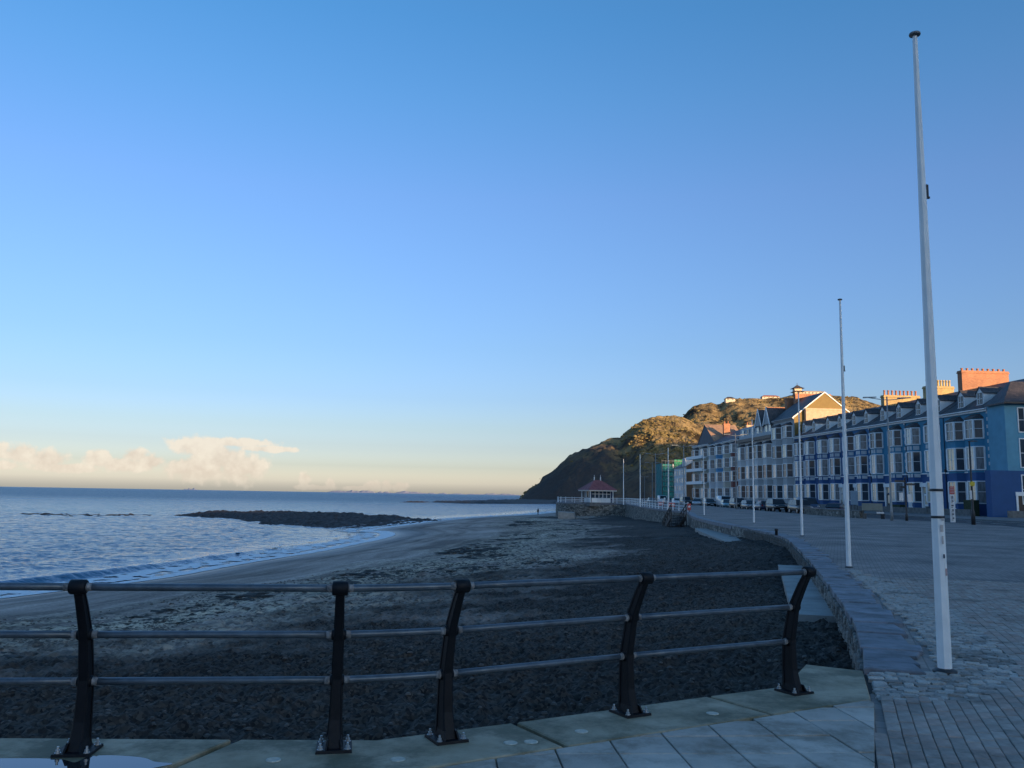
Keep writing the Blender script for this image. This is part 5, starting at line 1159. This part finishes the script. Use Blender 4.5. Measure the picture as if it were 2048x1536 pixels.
# ------------------------------------------------------------------ street furniture along the promenade
grey_steel = mat('lamp_grey_steel', (0.24, 0.26, 0.27), rough=0.5, var=0.15, scale=4, metal=0.2)
def kx(y): return float(np.interp(y, KA[:, 1], KA[:, 0]))
def street_lamp(x, y, H, label, arm=1.75, rot=0.0):
    x *= 0.992; t = thing('street_lamp', label, 'street lamp', (x, y, zg(x, y)), rot, 'tall grey street lamps along the sea front')
    m = MB(); m.lathe([(.13, 0), (.13, .9), (.10, 1.0), (.085, H * .6), (.06, H)], 10); m.build('mast', grey_steel, t)
    m = MB(); m.tube([(-arm * .95, 0, H - .12), (-.4, 0, H - .28), (0, 0, H - .30), (.4, 0, H - .28), (arm * .95, 0, H - .12)], .032, 8); m.build('arm', grey_steel, t)
    for sg in (-1, 1):
        m = MB(); x0, x1 = sorted((sg * (arm * .55), sg * (arm + .35)))
        m.hexa([(x0, -.13, H - .17), (x1, -.13, H - .10), (x1, .13, H - .10), (x0, .13, H - .17)], [(x0, -.09, H - .06), (x1, -.09, H - .02), (x1, .09, H - .02), (x0, .09, H - .06)]); m.build('lamp_head', grey_steel, t)
    return t
street_lamp(33.6, 75.0, 10.9, 'tall grey street lamp in front of the blue terrace, left of the black fingerpost')
street_lamp(34.6, 130.0, 11.4, 'grey street lamp in front of the dull red narrow house behind the parked cars', 1.4)
street_lamp(30.7, 150.0, 10.7, 'grey twin armed street lamp just behind the red box at the railing end')
street_lamp(31.0, 181.0, 10.7, 'grey twin armed street lamp in front of the teal netting')
street_lamp(38.0, 227.0, 10.7, 'grey twin armed street lamp just left of the teal netting', 1.6)
street_lamp(62.0, 392.0, 10.9, 'small far street lamp against the dark hill, left of the netted building', 1.6)
BL = thing('lamp_post', 'black lamp post with a yellow disc in front of the plain teal end house', 'lamp post', (35.6, 66.0, 0), 0)
m = MB(); m.lathe([(.15, 0), (.15, .95), (.10, 1.1), (.075, 3.2), (.06, 6.4)], 12); m.build('post', dark_metal, BL)
m = MB(); m.tube([(-.10, 0, 6.38), (.15, 0, 6.44), (.34, 0, 6.42)], .028, 8); m.hexa([(.15, -.1, 6.36), (.62, -.1, 6.40), (.62, .1, 6.40), (.15, .1, 6.36)], [(.15, -.07, 6.48), (.60, -.07, 6.46), (.60, .07, 6.46), (.15, .07, 6.48)]); m.build('lamp_head', dark_metal, BL)
m = MB(); m.tube([(0, -.10, 3.12), (0, -.16, 3.12)], [.20, .20], 8); m.build('disc', mat('yellow_paint', (.55, .42, .03), rough=.5, var=.15, scale=6), BL)
m = MB(); m.box(-.22, -.06, -.12, -.09, 1.95, 2.6); m.build('notice', sign_white, BL)
FPO = thing('fingerpost', 'black fingerpost with two dark fingers and small white notices beside the tall street lamp', 'fingerpost', (35.1, 76.0, 0), 0.1)
m = MB(); m.lathe([(.12, 0), (.12, .5), (.075, .6), (.06, 3.7), (.09, 3.75), (.0, 3.9)], 10); m.build('post', dark_metal, FPO)
for z, x0, x1, a in ((3.38, -1.05, -.05, .12), (3.12, .05, .85, -.1), (2.86, -.8, -.05, .5)):
    m = MB(); m.hexa([(x0, -.02, z), (x1, -.02, z), (x1, .02, z), (x0, .02, z)], [(x0, -.02, z + .17), (x1, -.02, z + .17), (x1, .02, z + .17), (x0, .02, z + .17)]); o = m.build('finger', dark_metal, FPO); o.rotation_euler = (0, 0, a)
for x0, z in ((-.62, 1.75), (.16, 1.65)):
    m = MB(); m.box(x0, x0 + .38, -.03, .0, z, z + .72); m.build('notice', sign_white, FPO)
low = MB(); n = 22
P0, P1 = Vector((34.1, 83.2, 0)), Vector((35.3, 102.5, 0)); LW = thing('low_wall', 'low dark stone wall beside the parked dark red car', 'wall', tuple(P0), math.atan2(P1.y - P0.y, P1.x - P0.x))
Lw = (P1 - P0).length; m = MB(); m.box(0, Lw, -.2, .2, -.3, .66); m.build('wall_face', wall_mat, LW); m = MB(); m.bbox(-.05, Lw + .05, -.26, .26, .66, .76, .02); m.build('coping', garden_mat, LW)
BN = thing('bench', 'grey green backed bench with dark slatted seat at the end of the low wall', 'bench', (34.75, 82.0, 0), 0.05)
olive = mat('grey_green_panel', (0.17, 0.20, 0.185), rough=.7, var=.15, scale=2)
m = MB(); m.box(-1.0, 1.0, .25, .33, .78, 1.46); m.build('backrest', olive, BN)
for q in range(4): m = MB(); m.box(-1.0, 1.0, -.25 + q * .12, -.16 + q * .12, .44, .48); m.build('slat', dark_metal, BN)
for xx in (-.92, .86): m = MB(); m.box(xx, xx + .07, -.25, .30, 0, .439); m.box(xx, xx + .07, .34, .40, 0, 1.4); m.build('leg', dark_metal, BN)
m = MB(); m.box(.15, .85, -.29, -.26, .50, .66); m.build('notice', sign_white, BN)
NB = thing('notice_board', 'pale blue notice board standing before the navy house with the white doorway', 'notice board', (52.6, 131.0, HZ(131)), 0)
m = MB(); m.box(-.55, .55, -.04, .04, .9, 3.0); m.build('board', mat('pale_blue_board', (.38, .46, .52), rough=.5, var=.1, scale=2), NB)
for xx in (-.5, .43): m = MB(); m.box(xx, xx + .07, -.03, .03, 0, .899); m.build('leg', dark_metal, NB)
ST = thing('mooring_post', 'short dark iron stub standing on the sea wall coping', 'bollard', (ground(1553, 1072)[0], ground(1553, 1072)[1], .03), 0)
m = MB(); m.lathe([(.07, 0), (.065, .22), (.09, .24), (.08, .30), (.0, .31)], 10); m.build('stub', dark_metal, ST)

# ------------------------------------------------------------------ white railing round the promontory
RP = np.array([p for p in WALLS if 99.5 < p[1] < 206]); RS = np.r_[0, np.cumsum(np.hypot(*np.diff(RP, axis=0).T))]
WR = thing('white_railing', 'long white three bar railing along the wall and round the shelter promontory', 'railing', (20.4, 100.0, 0), 0)
rail_white = mat('white_rail_paint', (0.72, 0.73, 0.74), rough=.5, var=.08, scale=3)
def rp(s):
    a = np.interp(s, RS, RP[:, 0]); b = np.interp(s, RS, RP[:, 1]); e = .3
    dx = np.interp(s + e, RS, RP[:, 0]) - np.interp(s - e, RS, RP[:, 0]); dy = np.interp(s + e, RS, RP[:, 1]) - np.interp(s - e, RS, RP[:, 1]); L_ = math.hypot(dx, dy) or 1
    x, y = a + dy / L_ * .3, b - dx / L_ * .3; return x - 20.4, y - 100.0, zg(x, y)
pm_ = MB(); pm_.lathe([(.07, 0), (.07, .1), (.05, .12), (.05, 1.08), (.07, 1.1), (.05, 1.16), (0, 1.18)], 8); post_me = pm_.mesh('post', rail_white)
s = 0.0; k = 0
while s < RS[-1] - 2:
    x, y, z = rp(s); link('post', post_me, WR, (x, y, z)); s += 3.0
    a = rp(s - 3.0)
    for h in (.32, .66, 1.02):
        m = MB(); m.tube([(a[0], a[1], a[2] + h), tuple(np.add(rp(s - 1.5), (0, 0, h))), tuple(np.add(rp(s), (0, 0, h)))], .035 if h < 1 else .042, 6, cap=False); m.build('rail', rail_white, WR)
LB_ = thing('lifebuoy_box', 'upright red lifebuoy box at the right end of the white railing', 'lifebuoy box', (RP[0][0] + .35, RP[0][1] - .4, 0), 0)
m = MB(); m.bbox(-.19, .19, -.12, .12, .25, 1.02, .03); m.build('housing', red_paint, LB_); m = MB(); m.box(-.04, .04, -.04, .04, 0, .249); m.build('stand', dark_metal, LB_); m = MB(); m.tube([(0, -.125, .66), (0, -.14, .66)], [.13, .13], 14); m.build('emblem', sign_white, LB_)
for (x, y, lb) in ((21.9, 124.5, 'red barrier panel behind the white railing, left one of two'), (21.7, 115.0, 'red barrier panel behind the white railing, right one nearer the lifebuoy box')):
    B = thing('barrier', lb, 'barrier', (x, y, zg(x, y)), 0.0, 'red barriers behind the white railing')
    m = MB(); m.box(-.42, .42, -.03, .03, .45, 1.0); m.build('panel', red_paint, B)
    m = MB(); m.box(-.36, .36, -.036, -.0305, .66, .80); m.build('stripe', sign_white, B)
    for xx in (-.38, .32): m = MB(); m.box(xx, xx + .06, -.22, .22, 0, .06); m.box(xx, xx + .06, -.03, .03, .061, .449); m.build('foot', dark_metal, B)

# seafront shelter
SH = thing('shelter', 'small seafront shelter with a purplish red hipped roof and white posts on the promontory', 'shelter', (17.6, 173.0, zg(17, 173)), R(20))
sh_roof = brick_material('purple_red_tiles', (0.25, 0.075, 0.085), (0.34, 0.12, 0.12), (0.12, 0.05, 0.05), 0.0, 0.25, 0.16, 0.015, ((0.8, .8, .8), (1.2, 1.2, 1.2)))
hw, hd = 2.5, 2.0
m = MB(); m.box(-hw - .2, hw + .2, -hd - .2, hd + .2, -.6, .16); m.build('plinth', garden_mat, SH)
m = MB(); e = .75; z0, z1, r_ = 2.62, 4.65, .7
m.add([(-hw - e, -hd - e, z0), (hw + e, -hd - e, z0), (hw + e, hd + e, z0), (-hw - e, hd + e, z0), (-r_, 0, z1), (r_, 0, z1)], [(0, 1, 5, 4), (1, 2, 5), (2, 3, 4, 5), (3, 0, 4), (3, 2, 1, 0)]); m.build('roof', sh_roof, SH)
m = MB(); m.box(-hw - .55, hw + .55, -hd - .55, -hd - .40, 2.40, 2.615); m.box(-hw - .55, hw + .55, hd + .40, hd + .55, 2.40, 2.615); m.box(-hw - .55, -hw - .4, -hd - .399, hd + .399, 2.40, 2.615); m.box(hw + .4, hw + .55, -hd - .399, hd + .399, 2.40, 2.615); m.build('fascia', white_mat, SH)
for xx in (-hw, hw):
    for yy in (-hd, 0, hd): m = MB(); m.lathe([(.16, .16), (.13, .3), (.10, .5), (.10, 2.2), (.17, 2.399)], 8, c=(xx, yy)); m.build('column', white_mat, SH)
for xx in (-r_, r_): m = MB(); m.lathe([(.16, z1 - .05), (.07, z1 + .2), (.12, z1 + .45), (.03, z1 + .6), (.03, z1 + 1.0), (0, z1 + 1.05)], 8, c=(xx, 0)); m.build('finial', white_mat, SH)
m = MB(); m.box(-hw + .35, hw - .35, -hd + .35, hd - .35, .16, 1.05); m.build('dado_panel', white_mat, SH)
m = MB(); m.box(-hw + .38, hw - .38, -hd + .38, hd - .38, 1.051, 2.38); g = m.build('glazing', glass_mat, SH)
m = MB()
for q in range(6): xx = -hw + .36 + q * (2 * hw - .72) / 5; m.box(xx - .05, xx + .05, -hd + .34, -hd + .3795, 1.051, 2.4)
for q in range(4): yy = -hd + .36 + q * (2 * hd - .72) / 3; m.box(-hw + .34, -hw + .3795, yy - .05, yy + .05, 1.051, 2.4)
m.box(-hw + .33, hw - .33, -hd + .33, -hd + .379, 1.8, 1.88); m.build('glazing_bars', white_mat, g)
navy_d = paint('dark_blue_timber', (.02, .035, .10)); m = MB(); m.box(-hw + .12, -hw + .32, -hd + .1, -hd + .3, .161, 2.39); m.box(hw - .32, hw - .12, -hd + .1, -hd + .3, .161, 2.39); m.build('corner_post', navy_d, SH)
# concrete block and rocks at the promontory foot
BK = MB(); BK.hexa([(9.3, 164.6, -4.5), (12.9, 164.6, -4.5), (13.2, 168.4, -4.5), (9.5, 169, -4.5)], [(9.3, 164.8, -1.35), (12.2, 164.8, -1.5), (12.8, 168.4, -1.4), (9.5, 169, -1.3)])
tag(BK.build('concrete_block', conc), 'pale concrete block at the tip of the shelter promontory, right of the person', 'concrete block')
r = random.Random(5); bmm = bmesh.new()
for i in range(70):
    x = r.uniform(12.5, 21.5); y = 165.6 + (x < 17) * 1.2 - r.uniform(0, 2.2); z = zbeach(x, y) + .1; sz = r.uniform(.25, .75)
    M_ = Matrix.Translation((x, y, z)) @ Matrix.Rotation(r.uniform(0, 3), 4, 'Z') @ Matrix.Diagonal((sz * 1.3, sz, sz * .75, 1)); g_ = bmesh.ops.create_icosphere(bmm, subdivisions=1, radius=1, matrix=M_)
    for v in g_['verts']: v.co += Vector((r.uniform(-.15, .15), r.uniform(-.15, .15), r.uniform(-.15, .15))) * sz
me = bpy.data.meshes.new('rocks'); bmm.to_mesh(me); bmm.free(); me.materials.append(stone_mat); tag(link('rocks', me), 'heap of grey boulders along the foot of the promontory wall', 'rocks', kind='stuff')

# timber steps down to the beach
wood = mat('dark_timber', (0.045, 0.040, 0.038), rough=.8, var=.3, scale=3, stretch=(6, 1, 6))
SP_ = thing('steps', 'dark timber steps with handrails going down the sea wall to the beach', 'steps', (18.0, 87.0, 0), math.atan2(16, 1.8))
nst = 11
for i in range(nst):
    q = i / (nst - 1); m = MB(); m.box(q * 13.0, q * 13.0 + 1.2, .15, 1.6, -.06 - q * 1.95 - .07, -.06 - q * 1.95); m.build('tread', wood, SP_)
for yy in (.1, 1.6):
    m = MB(); m.hexa([(0, yy, -.45), (13.5, yy, -2.45), (13.5, yy + .1, -2.45), (0, yy + .1, -.45)], [(0, yy, -.05), (13.5, yy, -2.0), (13.5, yy + .1, -2.0), (0, yy + .1, -.05)]); m.build('stringer', wood, SP_)
    for h in (.55, 1.0): m = MB(); m.tube([(-.6, yy + .05, h), (0, yy + .05, h), (13.2, yy + .05, -2.0 + h)], .05, 6); m.build('handrail', wood, SP_)
    for i in range(6): q = i / 5; m = MB(); m.box(q * 13 - .06, q * 13 + .06, yy, yy + .1, -3.3, 1.0 - q * 1.95); m.build('post', wood, SP_)

# ------------------------------------------------------------------ parked cars
tyre_mat = mat('tyre_rubber', (0.014, 0.014, 0.015), rough=.9, var=.2, scale=8); rim_mat = mat('alloy_rim', (0.35, 0.36, 0.37), rough=.35, var=.1, scale=8, metal=.7)
car_glass = mat('car_glass', (0.018, 0.024, 0.032), rough=.04, var=.2, scale=1, spec=.35); head_mat = mat('headlight_lens', (.55, .57, .60), rough=.1, var=.1, scale=6, spec=.8); tail_mat = mat('tail_lens', (.25, .012, .012), rough=.2, var=.1, scale=6)
def car_paint(n, c): return mat(n, c, rough=.32, var=.06, scale=2, coat=.35)
def make_car(x, y, rz, kind, paint_m, label):
    z = -0.11 + 0.30 * min(max((y - 95) / 75, 0), 1)
    x *= 0.992; t = thing('parked_car', label, 'van' if kind == 'van' else 'car', (x, y, z), rz, 'vehicles parked along the sea front')
    # stations along the length: x, sill height, shoulder height, half width;   front is +x
    if kind == 'hatch': st = [(-2.0, .42, .88, .72), (-1.92, .30, .98, .82), (-1.2, .24, 1.0, .87), (.55, .22, .96, .88), (1.25, .24, .88, .87), (1.85, .28, .74, .80), (2.05, .38, .62, .68)]; cab = (-1.95, 1.15, -1.45, .25, .97, 1.46); wb = (-1.25, 1.28); wr = .31
    elif kind == 'suv': st = [(-2.25, .55, 1.05, .80), (-2.2, .40, 1.12, .90), (-1.3, .36, 1.12, .94), (.6, .34, 1.1, .95), (1.35, .36, 1.06, .94), (2.1, .40, .98, .88), (2.3, .5, .80, .78)]; cab = (-2.2, 1.1, -2.0, .55, 1.1, 1.78); wb = (-1.4, 1.42); wr = .38
    elif kind == 'estate': st = [(-2.2, .42, .90, .74), (-2.12, .30, 1.0, .84), (-1.3, .24, 1.0, .88), (.6, .22, .97, .88), (1.4, .24, .88, .87), (2.1, .28, .76, .80), (2.25, .38, .64, .68)]; cab = (-2.15, 1.15, -1.9, .3, .98, 1.48); wb = (-1.3, 1.4); wr = .31
    else: st = [(-2.5, .45, 2.0, .88), (-2.48, .36, 2.05, .95), (-1.0, .34, 2.06, .97), (.75, .34, 2.04, .97), (1.3, .36, 1.25, .96), (2.2, .38, 1.05, .90), (2.4, .46, .85, .8)]; cab = (.4, 1.55, .4, .85, 1.2, 2.03); wb = (-1.6, 1.6); wr = .34
    m = MB(); rings = []
    for (a, z0, z1, w) in st:
        c = .08; rings.append([(a, -w + c, z0), (a, w - c, z0), (a, w, z0 + c * 2), (a, w + .01, (z0 + z1) / 2), (a, w - .03, z1 - c), (a, w - .16, z1), (a, -w + .16, z1), (a, -w + .03, z1 - c), (a, -w - .01, (z0 + z1) / 2), (a, -w, z0 + c * 2)])
    vs = [p for r_ in rings for p in r_]; k = 10; fs = []
    for i in range(len(rings) - 1):
        for j in range(k): fs.append((i * k + j, (i + 1) * k + j, (i + 1) * k + (j + 1) % k, i * k + (j + 1) % k))
    fs.append(tuple(range(k))[::1]); fs.append(tuple((len(rings) - 1) * k + j for j in range(k - 1, -1, -1))); m.add(vs, [f_[::-1] for f_ in fs], 0, True); body = m.build('body', paint_m, t)
    a0, a1, b0, b1, zb_, zt = cab; w0 = st[3][3] - .06; w1 = w0 - .16
    g = MB(); g.hexa([(a0, -w0, zb_), (a1, -w0, zb_), (a1, w0, zb_), (a0, w0, zb_)], [(b0, -w1, zt - .04), (b1, -w1, zt - .04), (b1, w1, zt - .04), (b0, w1, zt - .04)]); gl = g.build('windows', car_glass, t)
    p = MB(); p.hexa([(b0 - .04, -w1 - .02, zt - .05), (b1 + .05, -w1 - .02, zt - .05), (b1 + .05, w1 + .02, zt - .05), (b0 - .04, w1 + .02, zt - .05)], [(b0 + .1, -w1 + .1, zt), (b1 - .1, -w1 + .1, zt), (b1 - .1, w1 - .1, zt), (b0 + .1, w1 - .1, zt)]); p.build('roof', paint_m, t)
    p = MB()
    for sg in (-1, 1):
        for f0 in ((0, .06), (.40, .45), (.93, 1.0)):
            xs0 = [a0 + (a1 - a0) * q for q in f0]; xs1 = [b0 + (b1 - b0) * q for q in f0]; ya, yb = sg * (w0 + .012), sg * (w1 + .012); i0, i1 = sg * (w0 - .03), sg * (w1 - .03)
            A_1 = [(xs0[0], ya, zb_), (xs0[1], ya, zb_), (xs0[1], i0, zb_), (xs0[0], i0, zb_)]; B_1 = [(xs1[0], yb, zt - .045), (xs1[1], yb, zt - .045), (xs1[1], i1, zt - .045), (xs1[0], i1, zt - .045)]
            p.hexa(A_1 if sg < 0 else A_1[::-1], B_1 if sg < 0 else B_1[::-1])
    p.build('pillars', paint_m, gl)
    for wx in wb:
        for sg in (-1, 1):
            yy = sg * (st[3][3] - .10); w_ = MB(); w_.tube([(wx, yy - .11, wr), (wx, yy - .09, wr), (wx, yy + .09, wr), (wx, yy + .11, wr)], [wr * .9, wr, wr, wr * .9], 16); wo_ = w_.build('wheel', tyre_mat, t)
            q = MB(); q.tube([(wx, yy + sg * .105, wr), (wx, yy + sg * .122, wr)], [wr * .64, wr * .55], 12); q.build('rim', rim_mat, wo_)
    f_ = st[-2]
    for sg in (-1, 1):
        q = MB(); q.box(f_[0] - .05, f_[0] + .14, sg * (f_[3] - .26) - .15, sg * (f_[3] - .26) + .15, f_[2] - .20, f_[2] - .06); q.build('headlight', head_mat, t)
        r_ = st[1]; q = MB(); q.box(r_[0] - .09, r_[0] + .05, sg * (r_[3] - .16) - .12, sg * (r_[3] - .16) + .12, .72 if kind != 'van' else .9, r_[2] - .08 if kind != 'van' else 1.25); q.build('tail_light', tail_mat, t)
    q = MB(); q.box(st[-1][0] - .04, st[-1][0] + .012, -.26, .26, .42, .53); q.build('number_plate', sign_white, t)
    return t
K1 = car_paint('black_car_paint', (.012, .012, .014)); K2 = car_paint('dark_red_car_paint', (.10, .014, .018)); K3 = car_paint('silver_car_paint', (.48, .50, .52)); K4 = car_paint('dark_blue_car_paint', (.015, .03, .075)); K5 = car_paint('pale_teal_car_paint', (.20, .34, .38)); K6 = car_paint('white_car_paint', (.70, .71, .72)); K7 = car_paint('grey_car_paint', (.10, .105, .11)); K8 = car_paint('bronze_car_paint', (.07, .05, .035))
N_, S_ = math.pi / 2, -math.pi / 2
make_car(37.4, 98.2, S_ - .55, 'estate', K2, 'dark red estate car behind the low wall, nearest of the parked cars')
make_car(36.7, 107.5, S_, 'suv', K8, 'big bronze black off-roader parked at the left end of the low wall')
make_car(39.3, 112.5, S_, 'van', K4, 'dark blue panel van parked just behind the bronze black off-roader')
make_car(37.0, 118.0, S_, 'suv', K1, 'black off-roader parked in front of the tall plain grey house')
make_car(37.0, 124.5, N_, 'hatch', K4, 'dark blue hatchback parked behind the flagpole before the pointed gables')
make_car(37.2, 132.0, S_, 'estate', K7, 'dark grey estate car parked left of the dark blue hatchback')
make_car(37.2, 138.8, S_, 'suv', K1, 'black off-roader parked between the dark grey estate and the pale teal car')
make_car(37.2, 145.8, S_ - .1, 'hatch', K5, 'pale teal hatchback parked in front of the narrow coloured houses')
make_car(38.6, 153.0, S_, 'van', K6, 'white box van parked left of the pale teal hatchback')
make_car(37.0, 158.0, S_, 'estate', K1, 'black estate car parked between the white van and the silver hatchback')
make_car(36.9, 167.5, S_ - .35, 'hatch', K3, 'silver hatchback parked left of the flagpole beside the red lifebuoy box')
make_car(38.0, 184.0, S_, 'suv', K1, 'black off-roader half hidden behind the right red barrier')
make_car(38.6, 197.0, S_, 'hatch', K6, 'white hatchback parked in the far row below the white fronted house')
make_car(38.6, 208.0, S_, 'estate', K4, 'dark blue estate car in the far row behind the left red barrier')
make_car(40.5, 226.0, S_, 'van', K6, 'white van at the far end of the parked row below the teal netting')
make_car(41.5, 250.0, S_, 'hatch', K7, 'dark grey hatchback at the far end of the street, left of the white van')

# ------------------------------------------------------------------ the walker on the beach
pp = ground(1076, 1028.6, -3.12); pz = zbeach(pp.x, pp.y) + .03
PR = thing('person', 'lone person in dark clothes standing on the beach near the water, facing away', 'person', (pp.x, pp.y, pz), 0.35)
V = [(0, 0, .98), (0, .01, 1.18), (0, .02, 1.38), (0, .01, 1.50), (0, -.02, 1.60), (0, -.03, 1.70), (.10, 0, .92), (.11, .03, .50), (.12, -.02, .08), (.13, .09, .03), (-.10, 0, .92), (-.12, -.06, .50), (-.12, -.02, .08), (-.13, .10, .03),
     (.19, .01, 1.42), (.25, -.02, 1.15), (.20, .10, .98), (.18, .16, .94), (-.19, .01, 1.42), (-.25, -.03, 1.15), (-.22, .08, .95), (-.21, .12, .88)]
E = [(0, 1), (1, 2), (2, 3), (3, 4), (4, 5), (0, 6), (6, 7), (7, 8), (8, 9), (0, 10), (10, 11), (11, 12), (12, 13), (2, 14), (14, 15), (15, 16), (16, 17), (2, 18), (18, 19), (19, 20), (20, 21)]
Rr = [.15, .145, .16, .06, .085, .07, .10, .065, .045, .04, .10, .065, .045, .04, .075, .05, .04, .035, .075, .05, .04, .035]
me = bpy.data.meshes.new('body'); me.from_pydata(V, E, []); bo = link('body', me, PR); sk = bo.modifiers.new('skin', 'SKIN'); me_sk = me.skin_vertices[0] if me.skin_vertices else None
for i, r0 in enumerate(Rr): me.skin_vertices[0].data[i].radius = (r0, r0)
me.skin_vertices[0].data[0].use_root = True
bo.modifiers.new('sub', 'SUBSURF').levels = 1; bo.modifiers['sub'].render_levels = 1; me.materials.append(mat('dark_clothing', (.022, .025, .035), rough=.9, var=.3, scale=6))
m = MB(); m.lathe([(.0, 1.80), (.075, 1.775), (.10, 1.70), (.097, 1.63), (.06, 1.58), (.0, 1.57)][::-1], 12, c=(0, -.045)); m.build('hair', mat('dark_hair', (.03, .022, .016), rough=.8, var=.3, scale=20), PR)
m = MB(); m.lathe([(.155, .86), (.20, .88), (.185, 1.15), (.20, 1.38), (.12, 1.48), (.09, 1.50)], 14, c=(0, .0)); m.build('coat', mat('dark_coat', (.018, .022, .034), rough=.9, var=.3, scale=6), PR)

# ------------------------------------------------------------------ seaweed and pebbles on the beach
r = random.Random(21)
weed_mat = mat('dark_seaweed', (0.020, 0.017, 0.012), rough=.75, var=.5, scale=8, bump=.5, bscale=30)
cand = MB(); cnt = 0
def weed(x, y, s):
    z = zbeach(x, y); n = 7; vs = [(x, y, z + .05 + .10 * s)]; a0 = r.uniform(0, 6)
    for ring, (f, h) in enumerate(((.55, .07), (1.0, -.04))):
        for k in range(n): a = a0 + 6.283 * k / n; q = s * f * r.uniform(.55, 1.2); vs.append((x + q * 1.6 * math.cos(a), y + q * .8 * math.sin(a), z + .03 + h * s + r.uniform(-.02, .03)))
    fs = [(0, 1 + k, 1 + (k + 1) % n) for k in range(n)] + [(1 + k, 1 + n + k, 1 + n + (k + 1) % n, 1 + (k + 1) % n) for k in range(n)]; cand.add(vs, fs)
XB, YB = BEACH_XY[0], BEACH_XY[1]; sel = (T > .46) & (T < .74) & (YB > 11) & (YB < 150) & (SD > 5)
Wt = sel * np.clip(fbm(XB * .16 + 9, YB * .16, 4) + .15, 0, 1) ** 1.3 * (YB ** 2); Wt = Wt * (~inside(XB, YB, INLAND)); pr = Wt.ravel() / Wt.sum()
for i in rng.choice(XB.size, 900, p=pr): weed(XB.flat[i], YB.flat[i], r.uniform(.06, .22) * (1 + YB.flat[i] / 60))
for (u, v, n_, sp) in ((1270, 1068, 16, 3.5), (1285, 1100, 22, 2.6), (1215, 1097, 10, 2.2), (940, 1196, 12, 1.0), (980, 1188, 10, .8), (655, 1243, 8, .5), (1035, 1215, 9, .8)):
    p = ground(u, v, -1.8)
    for q in range(n_): weed(p.x + r.gauss(0, sp * .9), p.y + r.gauss(0, sp * .8), r.uniform(.12, .4) * (1 + p.y / 70))
tag(cand.build('seaweed', weed_mat), 'dark clumps of seaweed strewn along the paler strip of the beach', 'seaweed', kind='stuff')
peb_mat = mat('beach_pebbles', (0.075, 0.066, 0.058), rough=.85, var=.5, scale=3.0, detail=1); peb = MB()
sel = (T > .40) & (YB > 6.5) & (YB < 42) & (~inside(XB, YB, INLAND)); Wt = sel * np.clip(.4 + fbm(XB * .4, YB * .4, 3), .05, 1) * YB ** 1.2; pr = Wt.ravel() / Wt.sum()
base_v = [(1, 0, -.1), (.5, .85, 0), (-.55, .8, -.1), (-1, 0, 0), (-.5, -.85, -.1), (.55, -.8, 0), (.62, .05, .5), (.25, .5, .55), (-.35, .45, .5), (-.6, 0, .52), (-.3, -.5, .5), (.35, -.45, .55)]
for i in rng.choice(XB.size, 9000, p=pr):
    x, y = XB.flat[i] + r.uniform(-.05, .05), YB.flat[i] + r.uniform(-.05, .05); z = Zb.flat[i]; s = r.choice((.014, .018, .02, .024, .03, .04)) * (1 + y / 60); a = r.uniform(0, 6.28); c, s_ = math.cos(a) * s, math.sin(a) * s; q = r.uniform(.6, 1)
    peb.add([(x + vx * c - vy * q * s_, y + vx * s_ + vy * q * c, z + vz * s * .8) for vx, vy, vz in base_v], [(k, (k + 1) % 6, 6 + (k + 1) % 6, 6 + k) for k in range(6)] + [(6, 7, 8, 9, 10, 11)])
tag(peb.build('pebbles', peb_mat), 'loose pebbles scattered over the dark shingle behind the railing', 'pebbles', kind='stuff')
